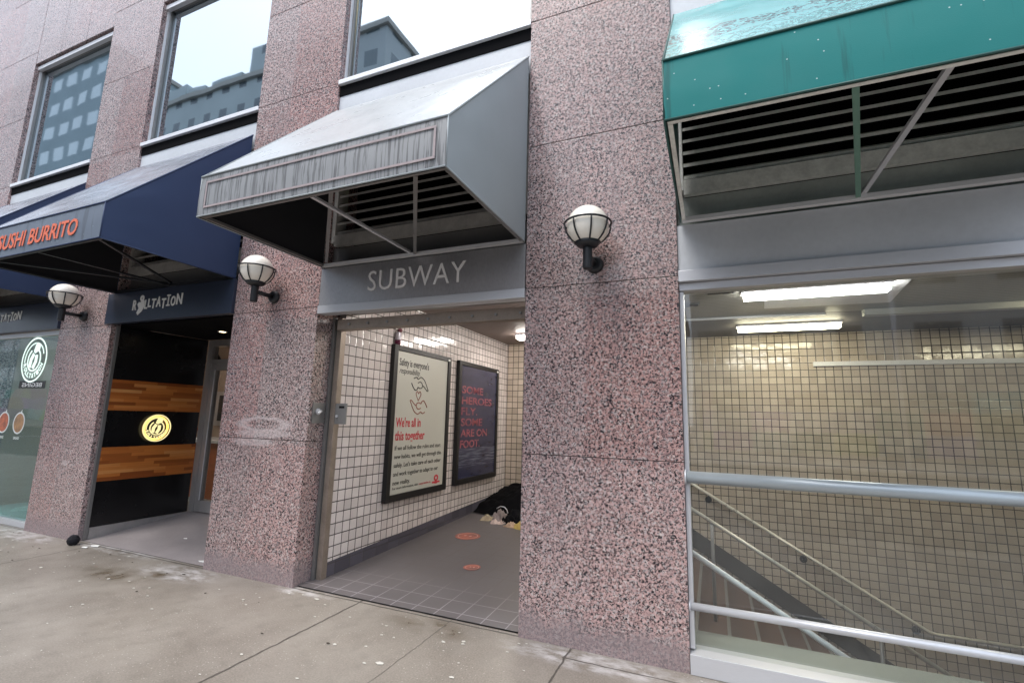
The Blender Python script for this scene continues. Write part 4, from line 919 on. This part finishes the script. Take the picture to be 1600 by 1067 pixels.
# ---- litter flakes
mb = MB(); random.seed(3)
for k in range(210):
    x = random.uniform(-8.5, .6); y = -abs(random.gauss(0, .9)) - .03
    if y < -3.0: continue
    s_ = random.uniform(.008, .026) * (1.3 if random.random() < .15 else .8); an = random.uniform(0, 3.14); n = 5
    pts = [(x + s_ * random.uniform(.6, 1.1) * math.cos(an + 2 * math.pi * q / n), y + s_ * .55 * random.uniform(.6, 1.1) * math.sin(an + 2 * math.pi * q / n), .003 + random.uniform(0, .002)) for q in range(n)]
    mb.prism(pts, (0, 0, .0015), 0 if random.random() < .82 else 1)
tag(build('litter', mb, [simple('paper_scrap', (.62, .60, .55), .8), simple('leaf_scrap', (.06, .045, .035), .8)]), 'scattered tiny pale paper scraps on the pavement', 'litter', kind='stuff')
mb = MB()
for (x, y, s_) in ((-6.30, -.02, .07), (-6.33, -.10, .05), (-4.75, .12, .06), (-5.6, .5, .03)):
    z = .004 + max(0, (y - .05)) * .109; mb.prism([(x - s_, y, z + .002), (x - s_ * .2, y - s_ * .4, z + .004), (x + s_, y - s_ * .1, z + .002), (x + s_ * .5, y + s_ * .4, z + .006), (x - s_ * .3, y + s_ * .3, z + .003)], (0, 0, .004))
tag(build('paper_scraps', mb, M['white'], None, (-6, 0, 0)), 'larger torn white paper pieces around the shop doorway floor', 'litter', kind='stuff')

# ================================================================== LEFT SHOP WINDOW STICKERS AND INTERIOR
yg = .0945
s1 = thing('window_sticker', (-8.55, .09, 2.13), 'round glowing white emblem with a rolled wrap on the far left shop window', 'sticker')
mb = MB(); roundel(mb, (-8.53, yg - .003, 2.125), XP, ZP, .31, depth=.002); build('emblem', mb, emitter('mint_emblem_glow', (.80, 1.0, .93), .75), s1)  # white emblem given its own mint glow
s2 = thing('window_sticker', (-8.47, .09, 1.77), 'small dark oval sticker with reversed lettering below the round emblem', 'sticker')
mb = MB(); mb.box(-8.80, -8.14, yg - .002, yg - .0005, 1.735, 1.835); build('oval', mb, M['ink'], s2, bevel=.001)
mb = MB()
def mirror_text(mb, s_, o, w, h):
    m0 = MB(); add_text(m0, s_, (0, 0, 0), XP, ZP, w, h, .02, .001, base=True)
    i = len(mb.v); mb.v += [(o[0] + w - v[0], o[1] + v[1], o[2] + v[2]) for v in m0.v]; mb.f += [tuple(i + q for q in f_) for f_ in m0.f]; mb.mi += m0.mi; mb.sm += m0.sm
mirror_text(mb, 'BEGINS', (-8.72, yg - .0035, 1.757), .5, .055); build('lettering', mb, M['white'], s2)
for (x, cap, lb, seedc) in ((-9.02, 'POKE', 'round food picture sticker with pale rim at the left edge of the window', (.55, .16, .08)), (-8.62, 'SALAD', 'round food picture sticker with pale rim right of its twin on the window', (.45, .25, .12))):
    g = thing('food_sticker', (x, .09, 1.27), lb, 'sticker', 'round food stickers on the far left window')
    mb = MB(); disc(mb, (x, yg - .002, 1.27), XP, ZP, .125, .145, .0015, seg=32); add_text(mb, cap, (x - .07, yg - .002, 1.055), XP, ZP, .14, .035, .0, .0015); mb.prism([(x, yg - .002, 1.41), (x + .04, yg - .002, 1.40), (x + .03, yg - .002, 1.45)], (0, -.001, 0)); build('rim', mb, M['white'], g)
    mb = MB(); disc(mb, (x, yg - .0015, 1.27), XP, ZP, 0, .124, .001, seg=32); build('picture', mb, simple('food_print', seedc, .5, 0, .8, 14), g)
# shop furniture silhouettes
tb = thing('cafe_table', (-8.3, 1.5, .02), 'dark cafe table with a timber top behind the far left window', 'table')
build('table_top', MB().box(-8.7, -7.6, 1.2, 1.9, 1.18, 1.23), M['timber'], tb); build('leg', MB().tube([(-8.15, 1.55, .02), (-8.15, 1.55, 1.18)], .04), M['lamp_black'], tb); build('foot', MB().lathe((-8.15, 1.55, .02), [(.25, 0), (.25, .02), (.04, .04)], 20), M['lamp_black'], tb)
mnb = thing('menu_board', (-8.6, 3.5, 1.5), 'grey menu boards on the back wall of the far left shop', 'menu board')
build('board', MB().box(-9.6, -7.2, 3.54, 3.58, 1.2, 1.9), M['frame_grey'], mnb)
for k in range(4): build('menu_sheet', MB().box(-9.5 + k * .6, -9.0 + k * .6, 3.53, 3.538, 1.3, 1.82), M['ink'], mnb)
bg = thing('chair', (-7.6, .55, .02), 'dark padded chair pressed close to the left shop window beside the pillar', 'chair')
def seatbag(u, v):
    an = u * 2 * math.pi; h = v; r = (.26 + .05 * mnoise.noise(Vector((math.cos(an), math.sin(an), h * 2)))) * (math.sin(math.pi * min(1, .25 + .72 * (1 - h)))) ** .6
    return (-7.62 + r * math.cos(an) * .9, .62 + r * math.sin(an) * .8, .50 + .62 * h)
build('cushion', MB().grid(seatbag, 28, 16), simple('dark_teal_cloth', (.008, .016, .018), .7), bg, fixn=False)
build('leg', MB().tube([(-7.7, .5, .02), (-7.7, .5, .55)], .02).tube([(-7.45, .7, .02), (-7.45, .7, .55)], .02), M['lamp_black'], bg)
# shop lights
tube_light(-9.4, -8.3, 1.6, 'strip light on the ceiling inside the far left shop', 'tube', .1, 2.555)
pl = thing('ceiling_light', (-7.6, 2.0, 2.5), 'dim warm lamp inside the shop behind the doorway', 'ceiling light'); build('shade', MB().lathe((-7.6, 2.0, 2.3), [(.02, .15), (.12, .0), (.11, 0)], 20), M['lamp_black'], pl); build('bulb', MB().lathe((-7.6, 2.0, 2.3), [(.001, -.03), (.04, 0), (.001, .05)], 14), emitter('warm_bulb', (1, .6, .3), 160), pl)
# light in the upper room
ul = thing('ceiling_light', (-2.0, 1.6, 7.2), 'yellow-white strip light behind the upper window above the grey awning', 'ceiling light')
build('diffuser', MB().box(-3.0, -1.35, 1.0, 1.25, 7.14, 7.18), emitter('room_tube', (1, .9, .55), 5), ul); build('housing', MB().box(-3.05, -1.3, .95, 1.3, 7.182, 7.199), M['ceiling_panel'], ul)

# ================================================================== ACROSS THE STREET (seen only as reflections)
def city(name, wallc, winc, sx, sz, fill=.55):
    t = NT(name); p = t.pos(); s = t.sep(p)
    hx = t.math('ADD', s[0], s[1]); fx = t.math('FRACT', t.math('DIVIDE', t.math('ADD', hx, 500.0), sx)); fz_ = t.math('FRACT', t.math('DIVIDE', s[2], sz))
    w = t.math('MULTIPLY', t.math('MULTIPLY', t.math('GREATER_THAN', fx, .5 - fill / 2), t.math('LESS_THAN', fx, .5 + fill / 2)), t.math('MULTIPLY', t.math('GREATER_THAN', fz_, .3), t.math('LESS_THAN', fz_, .78)))
    c = t.mix(w, t.mix(t.noise(p, .25, 5), wallc, tuple(x * .7 for x in wallc)), winc)
    return t.done(t.pr(c, t.math('SUBTRACT', .8, t.math('MULTIPLY', w, .55)), 0))
t = NT('street_shopfronts'); p = t.pos(); s_ = t.sep(p); cb = t.n('CombineXYZ'); t.set(cb.inputs[0], t.math('FLOOR', t.math('DIVIDE', s_[0], 1.9))); t.set(cb.inputs[1], t.math('FLOOR', t.math('DIVIDE', s_[2], 1.15)))
w2 = t.n('TexWhiteNoise'); t.set(w2.inputs['Vector'], cb); M['shops'] = t.done(t.pr(t.mix(t.math('ADD', .35, t.math('MULTIPLY', t.noise(p, 2, 4), .7), clamp=True), w2.outputs['Color'], t.mix(w2.outputs['Value'], (.06, .06, .06), (.35, .34, .33))), .4))
def block(x0, x1, y0, y1, h, m, label, top=None, roofm=None):
    g = thing('building', ((x0 + x1) / 2, y0, 0), label, 'building', 'buildings across the street')
    build('wall', MB().box(x0, x1, y1, y0, -.2, h), m, g)
    r = MB(); r.box(x0 - .3, x1 + .3, y1, y0 + .3, h + .001, h + .5); build('cornice', r, M['kerb'], g)
    if top: build('parapet', top, m, g)
    build('shopfront', MB().box(x0 + .5, x1 - .5, y0 + .01, y0 + .12, .1, 3.3), M['shops'], g)
mB = city('old_stone_block', (.44, .50, .52), (.05, .07, .09), 2.3, 3.1, .42); mA = city('slab_tower', (.30, .38, .42), (.52, .60, .64), 3.1, 3.3, .62); mC = city('grey_block', (.40, .44, .46), (.10, .13, .15), 2.6, 3.2, .5); mD = city('brick_block', (.42, .34, .30), (.05, .06, .07), 3.0, 3.5, .45)
block(-95, -63, -24, -50, 43, mA, 'tall glassy slab tower across the street at the far end')
top = MB(); random.seed(11); x = -60.0
while x < -33:
    w = random.uniform(1.5, 4.5); top.box(x, min(x + w, -31), -27, -24.05, 33.002, 33.0 + random.choice((.8, 1.6, 2.4, 3.0))); x += w + random.uniform(.3, 1.6)
block(-61, -30.5, -24, -45, 32.5, mB, 'old stone block with a stepped ornate roofline across the street', top)
block(-30, -23.5, -24, -44, 33.2, mC, 'plain grey block with a clean roof edge across the street')
block(-23, -2, -26, -44, 9.5, mD, 'low brick shop row across the street'); block(-1, 30, -26, -44, 12, city('pale_row', (.55, .54, .52), (.05, .06, .07), 3.4, 3.8, .55), 'low grey shop row across the street to the right')
sl = thing('street_lamp', (8.4, -24 + 6.2, 0), 'tall grey street lamp with a banner across the street', 'street lamp')
xs, ys = 6.35, -17.9
build('pole', MB().tube([(xs, ys, 0), (xs, ys, 8)], [.10, .07], 12), M['ceiling_panel'], sl); build('arm', MB().tube([(xs, ys, 7.6), (xs, ys + 1.5, 8.0), (xs, ys + 2, 8)], .05), M['ceiling_panel'], sl)
build('banner', MB().box(xs - .95, xs - .12, ys - .01, ys + .01, 4.2, 6.2), simple('banner_cloth', (.55, .6, .6), .7), sl); build('lamp_head', MB().box(xs - .15, xs + .15, ys + 1.9, ys + 2.6, 7.9, 8.05), M['ceiling_panel'], sl)
